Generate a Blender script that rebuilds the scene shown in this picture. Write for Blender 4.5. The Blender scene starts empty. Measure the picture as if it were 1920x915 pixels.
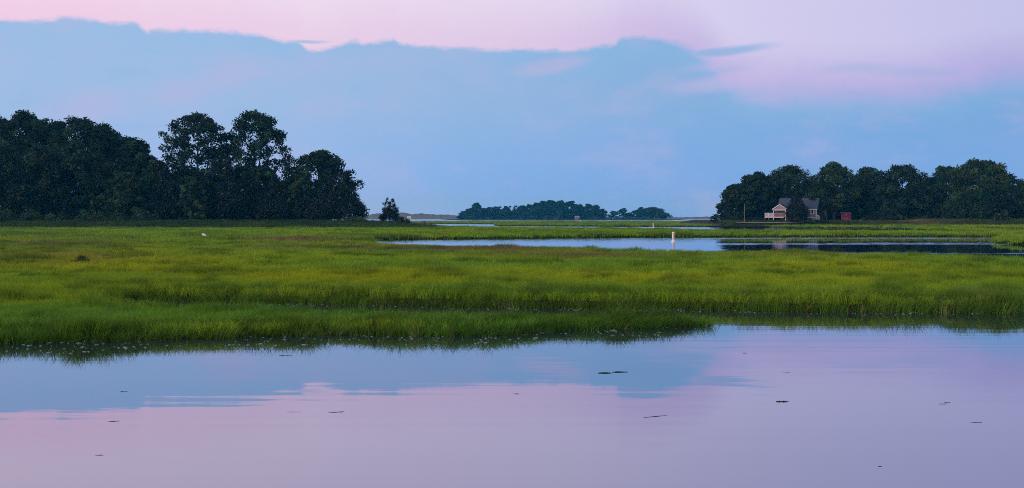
import bpy, bmesh, math, random
import numpy as np
from mathutils import Vector
from mathutils.geometry import tessellate_polygon

S = bpy.context.scene
COL = S.collection
R = math.radians
PI = math.pi

# ------------------------------------------------------------------ camera
F, H, HY = 2500.0, 3.0, 407.0          # focal length in photo pixels, eye height, horizon row
cam_d = bpy.data.cameras.new('camera')
cam = bpy.data.objects.new('camera', cam_d)
COL.objects.link(cam)
cam.location = (0, 0, H)
cam.rotation_euler = (PI / 2, 0, 0)
cam_d.sensor_width = 36
cam_d.lens = F / 1920 * 36
cam_d.shift_y = -(457.5 - HY) / 1920
cam_d.clip_start, cam_d.clip_end = 0.1, 20000
S.camera = cam

# ------------------------------------------------------------------ render settings
S.view_settings.view_transform = 'Standard'
S.view_settings.look = 'None'
S.view_settings.gamma = 1
S.view_settings.exposure = 0
S.render.engine = 'CYCLES'
S.cycles.use_denoising = False
S.cycles.filter_width = 1.0
S.cycles.max_bounces = 6
S.cycles.diffuse_bounces = 3
S.cycles.glossy_bounces = 3
S.cycles.transmission_bounces = 3
S.cycles.volume_bounces = 0
S.cycles.sample_clamp_indirect = 3
S.cycles.use_adaptive_sampling = False
S.cycles.adaptive_threshold = 0.015


def lin(c):
    out = []
    for v in c:
        v = v / 255.0
        out.append(v / 12.92 if v <= 0.04045 else ((v + 0.055) / 1.055) ** 2.4)
    return (out[0], out[1], out[2], 1.0)


class NT:
    """small helper for building node trees"""
    def __init__(self, tree):
        self.t = tree
        self.n = tree.nodes
        self.l = tree.links

    def new(self, typ, **kw):
        nd = self.n.new(typ)
        for k, v in kw.items():
            setattr(nd, k, v)
        return nd

    def put(self, sock, v):
        if v is None:
            return
        if isinstance(v, bpy.types.NodeSocket):
            self.l.new(v, sock)
        else:
            sock.default_value = v

    def m(self, op, a=None, b=None, c=None, clamp=False):
        nd = self.new('ShaderNodeMath', operation=op, use_clamp=clamp)
        for i, v in enumerate((a, b, c)):
            self.put(nd.inputs[i], v)
        return nd.outputs[0]

    def vm(self, op, a=None, b=None):
        nd = self.new('ShaderNodeVectorMath', operation=op)
        self.put(nd.inputs[0], a)
        self.put(nd.inputs[1], b)
        return nd.outputs[0]

    def step(self, x, lo, hi, a=0.0, b=1.0):
        nd = self.new('ShaderNodeMapRange', interpolation_type='SMOOTHSTEP')
        for i, v in enumerate((x, lo, hi, a, b)):
            self.put(nd.inputs[i], v)
        return nd.outputs[0]

    def mix(self, f, a, b, blend='MIX'):
        nd = self.new('ShaderNodeMix', data_type='RGBA', blend_type=blend)
        self.put(nd.inputs[0], f)
        self.put(nd.inputs[6], a)
        self.put(nd.inputs[7], b)
        return nd.outputs[2]

    def noise(self, vec, scale, detail=3, rough=0.5):
        nd = self.new('ShaderNodeTexNoise')
        self.put(nd.inputs['Vector'], vec)
        nd.inputs['Scale'].default_value = scale
        nd.inputs['Detail'].default_value = detail
        nd.inputs['Roughness'].default_value = rough
        return nd.outputs[0]

    def ramp(self, f, pts):
        nd = self.new('ShaderNodeValToRGB')
        e = nd.color_ramp.elements
        while len(e) < len(pts):
            e.new(0.5)
        for el, (p, c) in zip(e, pts):
            el.position = p
            el.color = c
        nd.color_ramp.interpolation = 'B_SPLINE'
        self.put(nd.inputs[0], f)
        return nd.outputs[0]


# ------------------------------------------------------------------ sun and sky (just after sunset, glow behind the camera)
SUN_EL, SUN_AZ = 24.0, 222.0             # degrees; azimuth clockwise from the view direction
sun_d = bpy.data.lights.new('sun', 'SUN')
sun = bpy.data.objects.new('sun', sun_d)
COL.objects.link(sun)
sun_d.energy = 0.6
sun_d.angle = R(20)
sun_d.color = (1.0, 0.90, 0.80)
sdir = Vector((math.sin(R(SUN_AZ)) * math.cos(R(SUN_EL)), math.cos(R(SUN_AZ)) * math.cos(R(SUN_EL)), math.sin(R(SUN_EL))))
sun.rotation_euler = sdir.to_track_quat('Z', 'Y').to_euler()
sun.location = sdir * 50


def build_world():
    w = bpy.data.worlds.new('World')
    S.world = w
    w.use_nodes = True
    t = NT(w.node_tree)
    t.n.clear()
    d = t.new('ShaderNodeTexCoord').outputs['Generated']
    sp = t.new('ShaderNodeSeparateXYZ')
    t.l.new(d, sp.inputs[0])
    x, y, z = sp.outputs
    hor = t.m('MAXIMUM', t.m('SQRT', t.m('ADD', t.m('MULTIPLY', x, x), t.m('MULTIPLY', y, y))), 1e-4)
    e = t.m('DIVIDE', z, hor)                       # tangent of the elevation
    az = t.m('ARCTAN2', x, y)                       # 0 straight ahead, + to the right
    # noises over the direction sphere
    stretch = t.new('ShaderNodeMapping')
    stretch.inputs['Scale'].default_value = (1, 1, 2.2)
    t.l.new(d, stretch.inputs[0])
    sv = stretch.outputs[0]
    n1 = t.m('SUBTRACT', t.noise(sv, 26, 6, 0.6), 0.5)
    n2 = t.m('SUBTRACT', t.noise(sv, 7, 3, 0.5), 0.5)
    n3 = t.m('SUBTRACT', t.noise(sv, 75, 5, 0.68), 0.5)

    def A(px):
        return math.atan((px - 960) / F)

    def E(px, py):
        return (HY - py) / F * math.cos(A(px))

    # top edge of the blue cloud bank
    pts = [(-180, 50), (0, 39), (60, 40), (120, 34), (190, 41), (256, 46), (264, 52), (276, 61), (300, 55), (380, 57), (450, 62), (490, 66), (512, 73),
           (530, 77), (562, 80), (575, 97), (600, 93), (622, 86), (652, 79), (664, 75), (676, 81), (700, 79),
           (740, 74), (752, 85), (800, 88), (900, 91), (1000, 95), (1090, 96), (1118, 88), (1155, 82), (1166, 70), (1200, 70),
           (1240, 73), (1282, 84), (1300, 93), (1318, 106), (1334, 122), (1350, 140), (1372, 158), (1405, 171), (1460, 178), (1540, 183), (1680, 185), (1750, 180),
           (1800, 166), (1850, 152), (1900, 147), (1980, 148), (2080, 152)]
    AZ0, AZ1, EM = -0.45, 0.45, 0.2
    fc = t.new('ShaderNodeFloatCurve')
    cv = fc.mapping.curves[0]
    P = [((A(a) - AZ0) / (AZ1 - AZ0), E(a, b) / EM) for a, b in pts]
    P = [(0.0, P[0][1])] + P + [(1.0, P[-1][1])]
    while len(cv.points) < len(P):
        cv.points.new(0.5, 0.5)
    for c, (a, b) in zip(cv.points, P):
        c.location = (a, b)
        c.handle_type = 'VECTOR'
    fc.mapping.update()
    tt = t.m('DIVIDE', t.m('SUBTRACT', az, AZ0), AZ1 - AZ0, clamp=True)
    t.l.new(tt, fc.inputs['Value'])
    edge = t.m('MULTIPLY', fc.outputs[0], EM)
    outer = t.step(t.m('ABSOLUTE', az), 0.42, 0.8)
    edge = t.m('ADD', edge, t.m('MULTIPLY', t.m('MULTIPLY', n2, outer), 0.12))
    edge = t.m('ADD', edge, t.m('MULTIPLY', n1, 0.0065))
    edge = t.m('ADD', edge, t.m('MULTIPLY', n3, 0.0075))
    right = t.step(az, 0.10, 0.19)
    n4 = t.m('SUBTRACT', t.noise(sv, 15, 6, 0.62), 0.5)
    edge = t.m('ADD', edge, t.m('MULTIPLY', t.m('MULTIPLY', n4, right), 0.022))
    soft = t.m('ADD', t.m('MULTIPLY', right, 0.0115), 0.0026)
    dist = t.m('SUBTRACT', e, edge)
    cloud = t.step(dist, t.m('MULTIPLY', soft, -1.0), soft, 1.0, 0.0)

    def blob(px, py, w, h, tilt=0.0, s=0.5, amp=1.0):
        da = t.m('SUBTRACT', az, A(px))
        de = t.m('SUBTRACT', t.m('SUBTRACT', e, E(px, py)), t.m('MULTIPLY', da, tilt))
        de = t.m('ADD', de, t.m('MULTIPLY', n1, 0.006))
        u = t.m('DIVIDE', da, w / F)
        v = t.m('DIVIDE', de, h / F)
        r = t.m('SQRT', t.m('ADD', t.m('MULTIPLY', u, u), t.m('MULTIPLY', v, v)))
        return t.step(r, 1 - s, 1 + s, amp, 0.0)

    # thin wisps that reach past the bank's edge
    for args in ((574, 79.5, 36, 3.2, 0.0, 0.7, 0.75), (1352, 97, 84, 8, 0.1, 0.6, 0.8), (1340, 132, 60, 12, 0.12, 0.8, 0.5),
                 (1610, 127, 60, 8, 0.03, 0.8, 0.3), (1720, 135, 70, 9, -0.06, 0.8, 0.3)):
        cloud = t.m('MAXIMUM', cloud, blob(*args))
    cloud = t.m('MULTIPLY', cloud, t.m('SUBTRACT', 1.0, blob(1352, 156, 66, 13, 0.1, 0.8, 0.55)))
    cloud = t.m('MULTIPLY', cloud, t.m('SUBTRACT', 1.0, blob(1400, 118, 90, 9, 0.08, 0.8, 0.5)))
    # clear sky above the bank
    azn = t.m('DIVIDE', t.m('ADD', az, 0.42), 0.84, clamp=True)
    near = t.ramp(azn, [(0.0, lin((242, 205, 232))), (0.3, lin((233, 209, 234))), (0.52, lin((222, 202, 232))), (0.7, lin((190, 180, 229))), (1.0, lin((172, 170, 224)))])
    high = t.ramp(azn, [(0.0, lin((246, 222, 242))), (0.3, lin((238, 222, 242))), (0.52, lin((228, 216, 240))), (0.72, lin((210, 206, 240))), (1.0, lin((188, 190, 232)))])
    clear = t.mix(t.step(dist, 0.0, 0.045), near, high)
    clear = t.mix(t.step(e, 0.18, 0.5), clear, lin((190, 194, 232)))
    clear = t.mix(t.step(e, 0.4, 2.2), clear, lin((150, 170, 216)))
    # the cloud bank
    body = t.ramp(azn, [(0.0, lin((159, 190, 230))), (0.25, lin((158, 190, 230))), (0.5, lin((146, 182, 225))), (0.7, lin((128, 175, 222))), (1.0, lin((119, 167, 219)))])
    low = t.ramp(azn, [(0.0, lin((158, 188, 240))), (0.3, lin((146, 186, 240))), (0.5, lin((125, 172, 236))), (0.75, lin((118, 168, 233))), (1.0, lin((117, 167, 233)))])
    bank = t.mix(t.step(e, 0.01, 0.1), low, body)
    bank = t.mix(t.m('MULTIPLY', t.step(dist, -0.028, -0.002), 0.25), bank, lin((140, 190, 232)))
    lav = lin((186, 182, 224))
    for args in ((432, 134, 48, 26, 0.2, 0.7, 0.42), (340, 172, 60, 22, 0.1, 0.8, 0.4), (160, 200, 70, 26, 0.1, 0.8, 0.42),
                 (1035, 122, 60, 14, 0.15, 0.6, 0.62), (600, 120, 150, 20, 0.1, 0.9, 0.15), (1260, 160, 60, 26, 0.2, 0.8, 0.14)):
        bank = t.mix(blob(*args), bank, lav)
    bank = t.mix(t.step(n2, -0.05, 0.25, 0.0, 0.16), bank, lav)
    bank = t.mix(t.step(n4, -0.02, 0.2, 0.0, 0.26), bank, lav)
    bank = t.mix(t.step(n4, 0.0, -0.2, 0.0, 0.24), bank, lin((132, 178, 222)))
    sky = t.mix(cloud, clear, bank)
    # darker water-side below the horizon
    sky = t.mix(t.step(e, -0.25, -0.005), lin((70, 90, 110)), sky)
    # the sunset behind the camera
    ni = t.new('ShaderNodeTexSky', sky_type='NISHITA')
    ni.sun_disc = False
    ni.sun_elevation = R(SUN_EL)
    ni.sun_rotation = R(SUN_AZ)
    ni.altitude = 0
    ni.air_density = 1.2
    ni.dust_density = 2.0
    nis = t.mix(1.0, ni.outputs[0], (0.1, 0.1, 0.1, 1), 'MULTIPLY')
    back = t.step(y, -0.6, 0.25, 1.0, 0.0)
    final = t.mix(back, sky, nis)
    bg = t.new('ShaderNodeBackground')
    t.l.new(final, bg.inputs[0])
    bg.inputs[1].default_value = 1.0
    out = t.new('ShaderNodeOutputWorld')
    t.l.new(bg.outputs[0], out.inputs[0])
    w.cycles.sampling_method = 'MANUAL'
    w.cycles.sample_map_resolution = 1024


build_world()

# ------------------------------------------------------------------ helpers
rng = np.random.default_rng(7)
random.seed(7)


def at(px, py, z=0.0):
    d = F * (H - z) / (py - HY)
    return ((px - 960) / F * d, d)


def tag(o, label=None, cat=None, group=None, kind=None):
    if label:
        o['label'] = label
    if cat:
        o['category'] = cat
    if group:
        o['group'] = group
    if kind:
        o['kind'] = kind
    return o


def mesh_np(name, verts, faces, mat, parent=None, tint=None, smooth=False, loc=None):
    """verts (n,3); faces: (m,k) array or a list of tuples"""
    me = bpy.data.meshes.new(name)
    verts = np.asarray(verts, np.float32)
    if isinstance(faces, np.ndarray):
        m, k = faces.shape
        me.vertices.add(len(verts))
        me.vertices.foreach_set('co', verts.ravel())
        me.loops.add(m * k)
        me.loops.foreach_set('vertex_index', faces.astype(np.int32).ravel())
        me.polygons.add(m)
        me.polygons.foreach_set('loop_start', np.arange(0, m * k, k, dtype=np.int32))
        me.update(calc_edges=True)
    else:
        me.from_pydata([tuple(v) for v in verts], [], faces)
        me.update()
    if tint is not None:
        a = me.attributes.new('tint', 'FLOAT_COLOR', 'POINT')
        c = np.ones((len(verts), 4), np.float32)
        c[:, :3] = tint
        a.data.foreach_set('color', c.ravel())
    if smooth:
        me.polygons.foreach_set('use_smooth', np.ones(len(me.polygons), bool))
    me.materials.append(mat)
    o = bpy.data.objects.new(name, me)
    COL.objects.link(o)
    if parent:
        o.parent = parent
    if loc is not None:
        o.location = loc
    return o


def empty(name, loc=(0, 0, 0), rz=0.0):
    o = bpy.data.objects.new(name, None)
    o.empty_display_size = 0.3
    COL.objects.link(o)
    o.location = loc
    o.rotation_euler = (0, 0, rz)
    return o


def copy_tree(o, parent=None):
    c = o.copy()
    COL.objects.link(c)
    if parent:
        c.parent = parent
    for ch in o.children:
        copy_tree(ch, c)
    return c


class MB:
    """collects simple solids, links them as one mesh object"""
    def __init__(self):
        self.v, self.f = [], []

    def add(self, vs, fs):
        b = len(self.v)
        self.v += [tuple(v) for v in vs]
        self.f += [tuple(i + b for i in f) for f in fs]
        return self

    def box(self, x0, x1, y0, y1, z0, z1):
        vs = [(x, y, z) for z in (z0, z1) for y in (y0, y1) for x in (x0, x1)]
        return self.add(vs, [(0, 2, 3, 1), (4, 5, 7, 6), (0, 1, 5, 4), (2, 6, 7, 3), (0, 4, 6, 2), (1, 3, 7, 5)])

    def prism(self, poly, axis, a, b):
        """poly of 2-D points extruded along axis from a to b"""
        n = len(poly)

        def P(p, t):
            return {'x': (t, p[0], p[1]), 'y': (p[0], t, p[1]), 'z': (p[0], p[1], t)}[axis]
        vs = [P(p, a) for p in poly] + [P(p, b) for p in poly]
        fs = [tuple(range(n))[::-1], tuple(range(n, 2 * n))]
        fs += [(i, (i + 1) % n, n + (i + 1) % n, n + i) for i in range(n)]
        return self.add(vs, fs)

    def bar(self, p, q, w, h=None):
        h = h or w
        p, q = Vector(p), Vector(q)
        d = (q - p).normalized()
        up = Vector((0, 0, 1)) if abs(d.z) < 0.9 else Vector((0, 1, 0))
        s = d.cross(up).normalized() * w / 2
        u = s.cross(d).normalized() * h / 2
        vs = [c + a * s + b * u for c in (p, q) for a, b in ((-1, -1), (1, -1), (1, 1), (-1, 1))]
        return self.add(vs, [(0, 1, 2, 3), (7, 6, 5, 4), (0, 4, 5, 1), (1, 5, 6, 2), (2, 6, 7, 3), (3, 7, 4, 0)])

    def tube(self, pts, rad, seg=6, flat=1.0):
        pts = [Vector(p) for p in pts]
        n = len(pts)
        vs, fs = [], []
        for i, p in enumerate(pts):
            d = (pts[min(i + 1, n - 1)] - pts[max(i - 1, 0)]).normalized()
            a = d.cross(Vector((0, 0, 1)))
            if a.length < 1e-3:
                a = Vector((1, 0, 0))
            a.normalize()
            b = d.cross(a).normalized()
            for k in range(seg):
                t = 2 * PI * k / seg
                vs.append(p + (a * math.cos(t) + b * math.sin(t) * flat) * rad[i])
        for i in range(n - 1):
            for k in range(seg):
                k2 = (k + 1) % seg
                fs.append((i * seg + k, i * seg + k2, (i + 1) * seg + k2, (i + 1) * seg + k))
        fs.append(tuple(range(seg))[::-1])
        fs.append(tuple((n - 1) * seg + k for k in range(seg)))
        return self.add(vs, fs)

    def lathe(self, prof, seg=16, cx=0.0, cy=0.0):
        vs, fs = [], []
        for r, z in prof:
            for k in range(seg):
                t = 2 * PI * k / seg
                vs.append((cx + r * math.cos(t), cy + r * math.sin(t), z))
        for i in range(len(prof) - 1):
            for k in range(seg):
                k2 = (k + 1) % seg
                fs.append((i * seg + k, i * seg + k2, (i + 1) * seg + k2, (i + 1) * seg + k))
        fs.append(tuple(range(seg))[::-1])
        fs.append(tuple((len(prof) - 1) * seg + k for k in range(seg)))
        return self.add(vs, fs)

    def build(self, name, mat, parent=None, smooth=False, loc=None):
        return mesh_np(name, self.v, self.f, mat, parent, smooth=smooth, loc=loc)


def vnoise(x, y, seed, octaves=3):
    """value noise in [-1, 1] for numpy arrays"""
    out = np.zeros_like(x, dtype=float)
    amp, tot = 1.0, 0.0
    for o in range(octaves):
        xi, yi = np.floor(x).astype(np.int64), np.floor(y).astype(np.int64)
        fx, fy = x - xi, y - yi
        fx, fy = fx * fx * (3 - 2 * fx), fy * fy * (3 - 2 * fy)

        def hsh(i, j):
            v = (i * 374761393 + j * 668265263 + (seed + o * 17) * 1442695041) & 0x7fffffff
            v = ((v ^ (v >> 13)) * 1274126177) & 0x7fffffff
            v = v ^ (v >> 16)
            return (v % 65536) / 32768.0 - 1.0
        a, b, c, d = hsh(xi, yi), hsh(xi + 1, yi), hsh(xi, yi + 1), hsh(xi + 1, yi + 1)
        out += amp * ((a * (1 - fx) + b * fx) * (1 - fy) + (c * (1 - fx) + d * fx) * fy)
        tot += amp
        amp *= 0.5
        x, y = x * 2.03 + 5.1, y * 2.03 + 1.7
    return out / tot


def sstep(x, a, b):
    t = np.clip((x - a) / (b - a), 0, 1)
    return t * t * (3 - 2 * t)


# ------------------------------------------------------------------ materials
def principled(name, col, rough=0.8, spec=0.3, var=0.15, scale=3.0, metallic=0.0):
    m = bpy.data.materials.new(name)
    m.use_nodes = True
    t = NT(m.node_tree)
    b = t.n['Principled BSDF']
    g = t.new('ShaderNodeTexCoord').outputs['Object']
    n = t.noise(g, scale, 4, 0.6)
    c0 = tuple(v * (1 - var) for v in col) + (1,)
    c1 = tuple(min(1, v * (1 + var)) for v in col) + (1,)
    t.l.new(t.mix(n, c0, c1), b.inputs['Base Color'])
    b.inputs['Roughness'].default_value = rough
    b.inputs['Specular IOR Level'].default_value = spec
    b.inputs['Metallic'].default_value = metallic
    return m


def leaf_material(name, col, attr='GEOMETRY', trans=0.35, spec=0.012):
    m = bpy.data.materials.new(name)
    m.use_nodes = True
    t = NT(m.node_tree)
    t.n.clear()
    a = t.new('ShaderNodeAttribute', attribute_type=attr, attribute_name='tint')
    c = t.mix(1.0, a.outputs['Color'], tuple(col) + (1,), 'MULTIPLY')
    d = t.new('ShaderNodeBsdfDiffuse')
    tr = t.new('ShaderNodeBsdfTranslucent')
    t.l.new(c, d.inputs[0])
    t.l.new(c, tr.inputs[0])
    mx = t.new('ShaderNodeMixShader')
    mx.inputs[0].default_value = trans
    t.l.new(d.outputs[0], mx.inputs[1])
    t.l.new(tr.outputs[0], mx.inputs[2])
    gl = t.new('ShaderNodeBsdfGlossy')
    gl.inputs['Roughness'].default_value = 0.45
    gl.inputs[0].default_value = (0.8, 0.85, 0.9, 1)
    m2 = t.new('ShaderNodeMixShader')
    m2.inputs[0].default_value = spec
    t.l.new(mx.outputs[0], m2.inputs[1])
    t.l.new(gl.outputs[0], m2.inputs[2])
    o = t.new('ShaderNodeOutputMaterial')
    t.l.new(m2.outputs[0], o.inputs[0])
    return m


M_grass = leaf_material('grass_blades', (1, 1, 1), 'INSTANCER', 0.4, 0.008)
M_oak = leaf_material('oak_leaves', (0.021, 0.040, 0.018), trans=0.3)
M_green = leaf_material('light_leaves', (0.032, 0.064, 0.020), trans=0.35)
M_cedar = leaf_material('cedar_needles', (0.010, 0.015, 0.012), trans=0.1, spec=0.02)
M_shrub = leaf_material('shrub_leaves', (0.040, 0.070, 0.026), trans=0.3)
M_bark = principled('bark', (0.035, 0.031, 0.027), 0.9, 0.1, 0.4, 4)
M_mud = principled('marsh_mud', (0.03, 0.026, 0.016), 0.7, 0.3, 0.4, 2)
M_white = principled('white_paint', (0.58, 0.50, 0.64), 0.5, 0.4, 0.06, 2)
M_siding = principled('grey_siding', (0.20, 0.18, 0.25), 0.7, 0.2, 0.1, 3)
M_slate_shaded = principled('slate_shaded_siding', (0.045, 0.065, 0.085), 0.8, 0.2, 0.15, 3)  # slate of the outbuilding, also the house's end wall with shade painted in
M_gable = principled('pink_gable', (0.34, 0.22, 0.31), 0.7, 0.2, 0.08, 3)
M_roof = principled('roof_shingles', (0.055, 0.07, 0.115), 0.85, 0.2, 0.35, 2.5)
M_dark = principled('opening_shade', (0.012, 0.014, 0.02), 0.4, 0.5, 0.2)  # near-black that stands in for shade inside openings
M_wood = principled('weathered_wood', (0.22, 0.19, 0.17), 0.9, 0.1, 0.3, 4)
M_red = principled('red_shed_paint', (0.105, 0.02, 0.055), 0.75, 0.2, 0.25, 3)
M_red_light = principled('faded_red_trim', (0.16, 0.035, 0.095), 0.7, 0.2, 0.15, 3)
M_buoy_white = principled('buoy_white', (0.82, 0.78, 0.80), 0.4, 0.5, 0.05, 4)
M_orange = principled('buoy_orange', (0.72, 0.13, 0.07), 0.5, 0.4, 0.08, 4)
M_black = principled('buoy_black', (0.02, 0.02, 0.035), 0.5, 0.4, 0.1, 4)
M_sand = principled('sand', (0.27, 0.23, 0.16), 0.95, 0.1, 0.25, 1.5)
M_dune = principled('dune_scrub', (0.15, 0.14, 0.12), 0.95, 0.1, 0.6, 0.05)
M_rock = principled('brown_rock', (0.12, 0.095, 0.09), 0.9, 0.2, 0.5, 2)
M_drift = principled('wet_driftwood', (0.018, 0.013, 0.014), 0.6, 0.25, 0.4, 20)
M_stick = principled('brown_stick', (0.05, 0.03, 0.035), 0.6, 0.3, 0.3, 20)
M_bird = principled('white_feathers', (0.80, 0.79, 0.80), 0.7, 0.2, 0.05, 10)
M_bill = principled('yellow_bill', (0.5, 0.33, 0.06), 0.5, 0.3, 0.1, 10)
M_bits = principled('pale_floating_leaf', (0.17, 0.22, 0.19), 0.35, 0.5, 0.3, 6)
M_hull = principled('white_canvas', (0.7, 0.66, 0.68), 0.6, 0.3, 0.1, 4)


def glass_dark():
    m = bpy.data.materials.new('window_glass')
    m.use_nodes = True
    b = NT(m.node_tree).n['Principled BSDF']
    b.inputs['Base Color'].default_value = (0.015, 0.018, 0.03, 1)
    b.inputs['Roughness'].default_value = 0.08
    return m


M_glass = glass_dark()


def water_material():
    m = bpy.data.materials.new('marsh_water')
    m.use_nodes = True
    t = NT(m.node_tree)
    b = t.n['Principled BSDF']
    b.inputs['Base Color'].default_value = (0.02, 0.03, 0.05, 1)
    b.inputs['Roughness'].default_value = 0.02
    b.inputs['IOR'].default_value = 1.4
    g = t.new('ShaderNodeNewGeometry')
    pos = g.outputs['Position']
    sp = t.new('ShaderNodeSeparateXYZ')
    t.l.new(pos, sp.inputs[0])
    X, Y, Z = sp.outputs

    def mapped(sx, sy):
        nd = t.new('ShaderNodeMapping')
        nd.inputs['Scale'].default_value = (sx, sy, 1)
        t.l.new(pos, nd.inputs[0])
        return nd.outputs[0]
    big = t.noise(mapped(0.02, 0.09), 1.0, 3, 0.5)
    # still pond: long low swells and a little fine ripple
    swell = t.m('SUBTRACT', t.noise(mapped(0.10, 2.2), 1.0, 2, 0.5), 0.5)
    fine = t.m('SUBTRACT', t.noise(mapped(1.2, 9.0), 1.0, 2, 0.5), 0.5)
    sx_ = t.m('SUBTRACT', t.noise(mapped(0.8, 0.8), 1.0, 2, 0.5), 0.5)
    calm_amp = t.step(big, 0.35, 0.65, 0.008, 0.020)
    sl_y = t.m('MULTIPLY', t.m('ADD', swell, t.m('MULTIPLY', fine, 0.5)), calm_amp)
    # wind-ruffled reaches of the far channels
    tanx = t.m('DIVIDE', X, t.m('MAXIMUM', Y, 1.0))
    wob = t.m('SUBTRACT', t.noise(mapped(0.018, 0.05), 1.0, 3, 0.6), 0.5)
    far = t.step(Y, 70, 85)
    left = t.step(t.m('ADD', tanx, t.m('MULTIPLY', wob, 0.10)), 0.12, 0.19, 1.0, 0.0)
    Yw = t.m('ADD', Y, t.m('MULTIPLY', wob, 22.0))

    def band(c, w):
        return t.step(t.m('ABSOLUTE', t.m('SUBTRACT', Yw, c)), w * 0.5, w * 1.2, 1.0, 0.0)
    st = t.m('MAXIMUM', band(150.0, 7.0), band(190.0, 9.0))
    st = t.m('MAXIMUM', st, t.m('MULTIPLY', band(112.0, 4.0), 0.5))
    st = t.m('MAXIMUM', st, t.step(Y, 215, 230))
    ruf = t.m('MULTIPLY', far, t.m('MAXIMUM', t.m('MAXIMUM', left, t.m('MULTIPLY', st, 1.7)), 0.08))
    chop = t.m('ABSOLUTE', t.m('SUBTRACT', t.noise(mapped(0.7, 2.4), 1.0, 3, 0.6), 0.45))
    sl_y = t.m('ADD', sl_y, t.m('MULTIPLY', t.m('MULTIPLY', chop, ruf), -0.19))
    sl_x = t.m('MULTIPLY', sx_, t.m('ADD', 0.002, t.m('MULTIPLY', ruf, 0.05)))
    cb = t.new('ShaderNodeCombineXYZ')
    t.l.new(sl_x, cb.inputs[0])
    t.l.new(sl_y, cb.inputs[1])
    cb.inputs[2].default_value = 1.0
    nrm = t.vm('NORMALIZE', cb.outputs[0])
    t.l.new(nrm, b.inputs['Normal'])
    gl = t.new('ShaderNodeBsdfGlossy')
    gl.inputs[0].default_value = (0.68, 0.755, 1.0, 1)
    gl.inputs['Roughness'].default_value = 0.02
    t.l.new(nrm, gl.inputs['Normal'])
    mx = t.new('ShaderNodeMixShader')
    mx.inputs[0].default_value = 0.33
    t.l.new(b.outputs[0], mx.inputs[1])
    t.l.new(gl.outputs[0], mx.inputs[2])
    t.l.new(mx.outputs[0], t.n['Material Output'].inputs['Surface'])
    return m


M_water = water_material()


def ground_material():
    m = bpy.data.materials.new('marsh_ground')
    m.use_nodes = True
    t = NT(m.node_tree)
    b = t.n['Principled BSDF']
    pos = t.new('ShaderNodeNewGeometry').outputs['Position']
    n = t.noise(pos, 0.15, 5, 0.6)
    n2 = t.noise(pos, 2.0, 4, 0.6)
    c = t.mix(n, (0.022, 0.032, 0.008, 1), (0.03, 0.03, 0.01, 1))
    c = t.mix(t.m('MULTIPLY', n2, 0.6), c, (0.016, 0.016, 0.008, 1))
    t.l.new(c, b.inputs['Base Color'])
    b.inputs['Roughness'].default_value = 0.95
    b.inputs['Specular IOR Level'].default_value = 0.1
    return m


M_ground = ground_material()

# ------------------------------------------------------------------ water and land
wv = [(-6000, -60, 0), (6000, -60, 0), (6000, 9000, 0), (-6000, 9000, 0)]
tag(mesh_np('water', wv, [(0, 1, 2, 3)], M_water), 'still marsh water mirroring the pink and blue sky', kind='structure')


def densify(pts, step, jit, seed, keep=None):
    """resample an open polyline and jitter it sideways"""
    out = []
    P = [np.array(p, float) for p in pts]
    for a, b in zip(P[:-1], P[1:]):
        L = np.linalg.norm(b - a)
        n = max(1, int(L / step))
        for i in range(n):
            out.append(a + (b - a) * i / n)
    out.append(P[-1])
    out = np.array(out)
    d = np.gradient(out, axis=0)
    nrm = np.stack([-d[:, 1], d[:, 0]], 1)
    nrm /= np.maximum(np.linalg.norm(nrm, axis=1, keepdims=True), 1e-6)
    s = np.concatenate([[0], np.cumsum(np.linalg.norm(np.diff(out, axis=0), axis=1))])
    j = vnoise(s / (step * 3), np.full_like(s, seed * 3.3), seed, 3) * jit
    fade = np.minimum(1, np.minimum(s, s[-1] - s) / (step * 2))
    return out + nrm * (j * fade)[:, None]


def inside(poly, x, y):
    r = np.zeros(len(x), bool)
    x0, y0 = poly[:, 0], poly[:, 1]
    x1, y1 = np.roll(x0, -1), np.roll(y0, -1)
    for a, b, c, d in zip(x0, y0, x1, y1):
        if b == d:
            continue
        k = ((b > y) != (d > y))
        r[k] ^= x[k] < (c - a) * (y[k] - b) / (d - b) + a
    return r


def land(name, poly, z, mat, label, depth=0.6):
    poly = np.asarray(poly)
    n = len(poly)
    tri = tessellate_polygon([[Vector((p[0], p[1], 0)) for p in poly]])
    vs = [(p[0], p[1], z) for p in poly] + [(p[0], p[1], -depth) for p in poly]
    fs = [tuple(f) for f in tri] + [(i, (i + 1) % n, n + (i + 1) % n, n + i) for i in range(n)]
    o = mesh_np(name, vs, fs, mat)
    bm = bmesh.new()
    bm.from_mesh(o.data)
    bmesh.ops.recalc_face_normals(bm, faces=bm.faces)
    bm.to_mesh(o.data)
    bm.free()
    return tag(o, label, kind='structure')


# waterlines traced in photo pixels, turned into metres on the water plane
front = [at(*p) for p in ((-260, 658), (-120, 647), (0, 642), (200, 637), (400, 632), (640, 625), (760, 627), (850, 629.5), (950, 626), (1050, 618.5), (1180, 616), (1245, 612.8), (1285, 609.5))]
def pd(px, d):
    return ((px - 960) / F * d, d)


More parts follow.
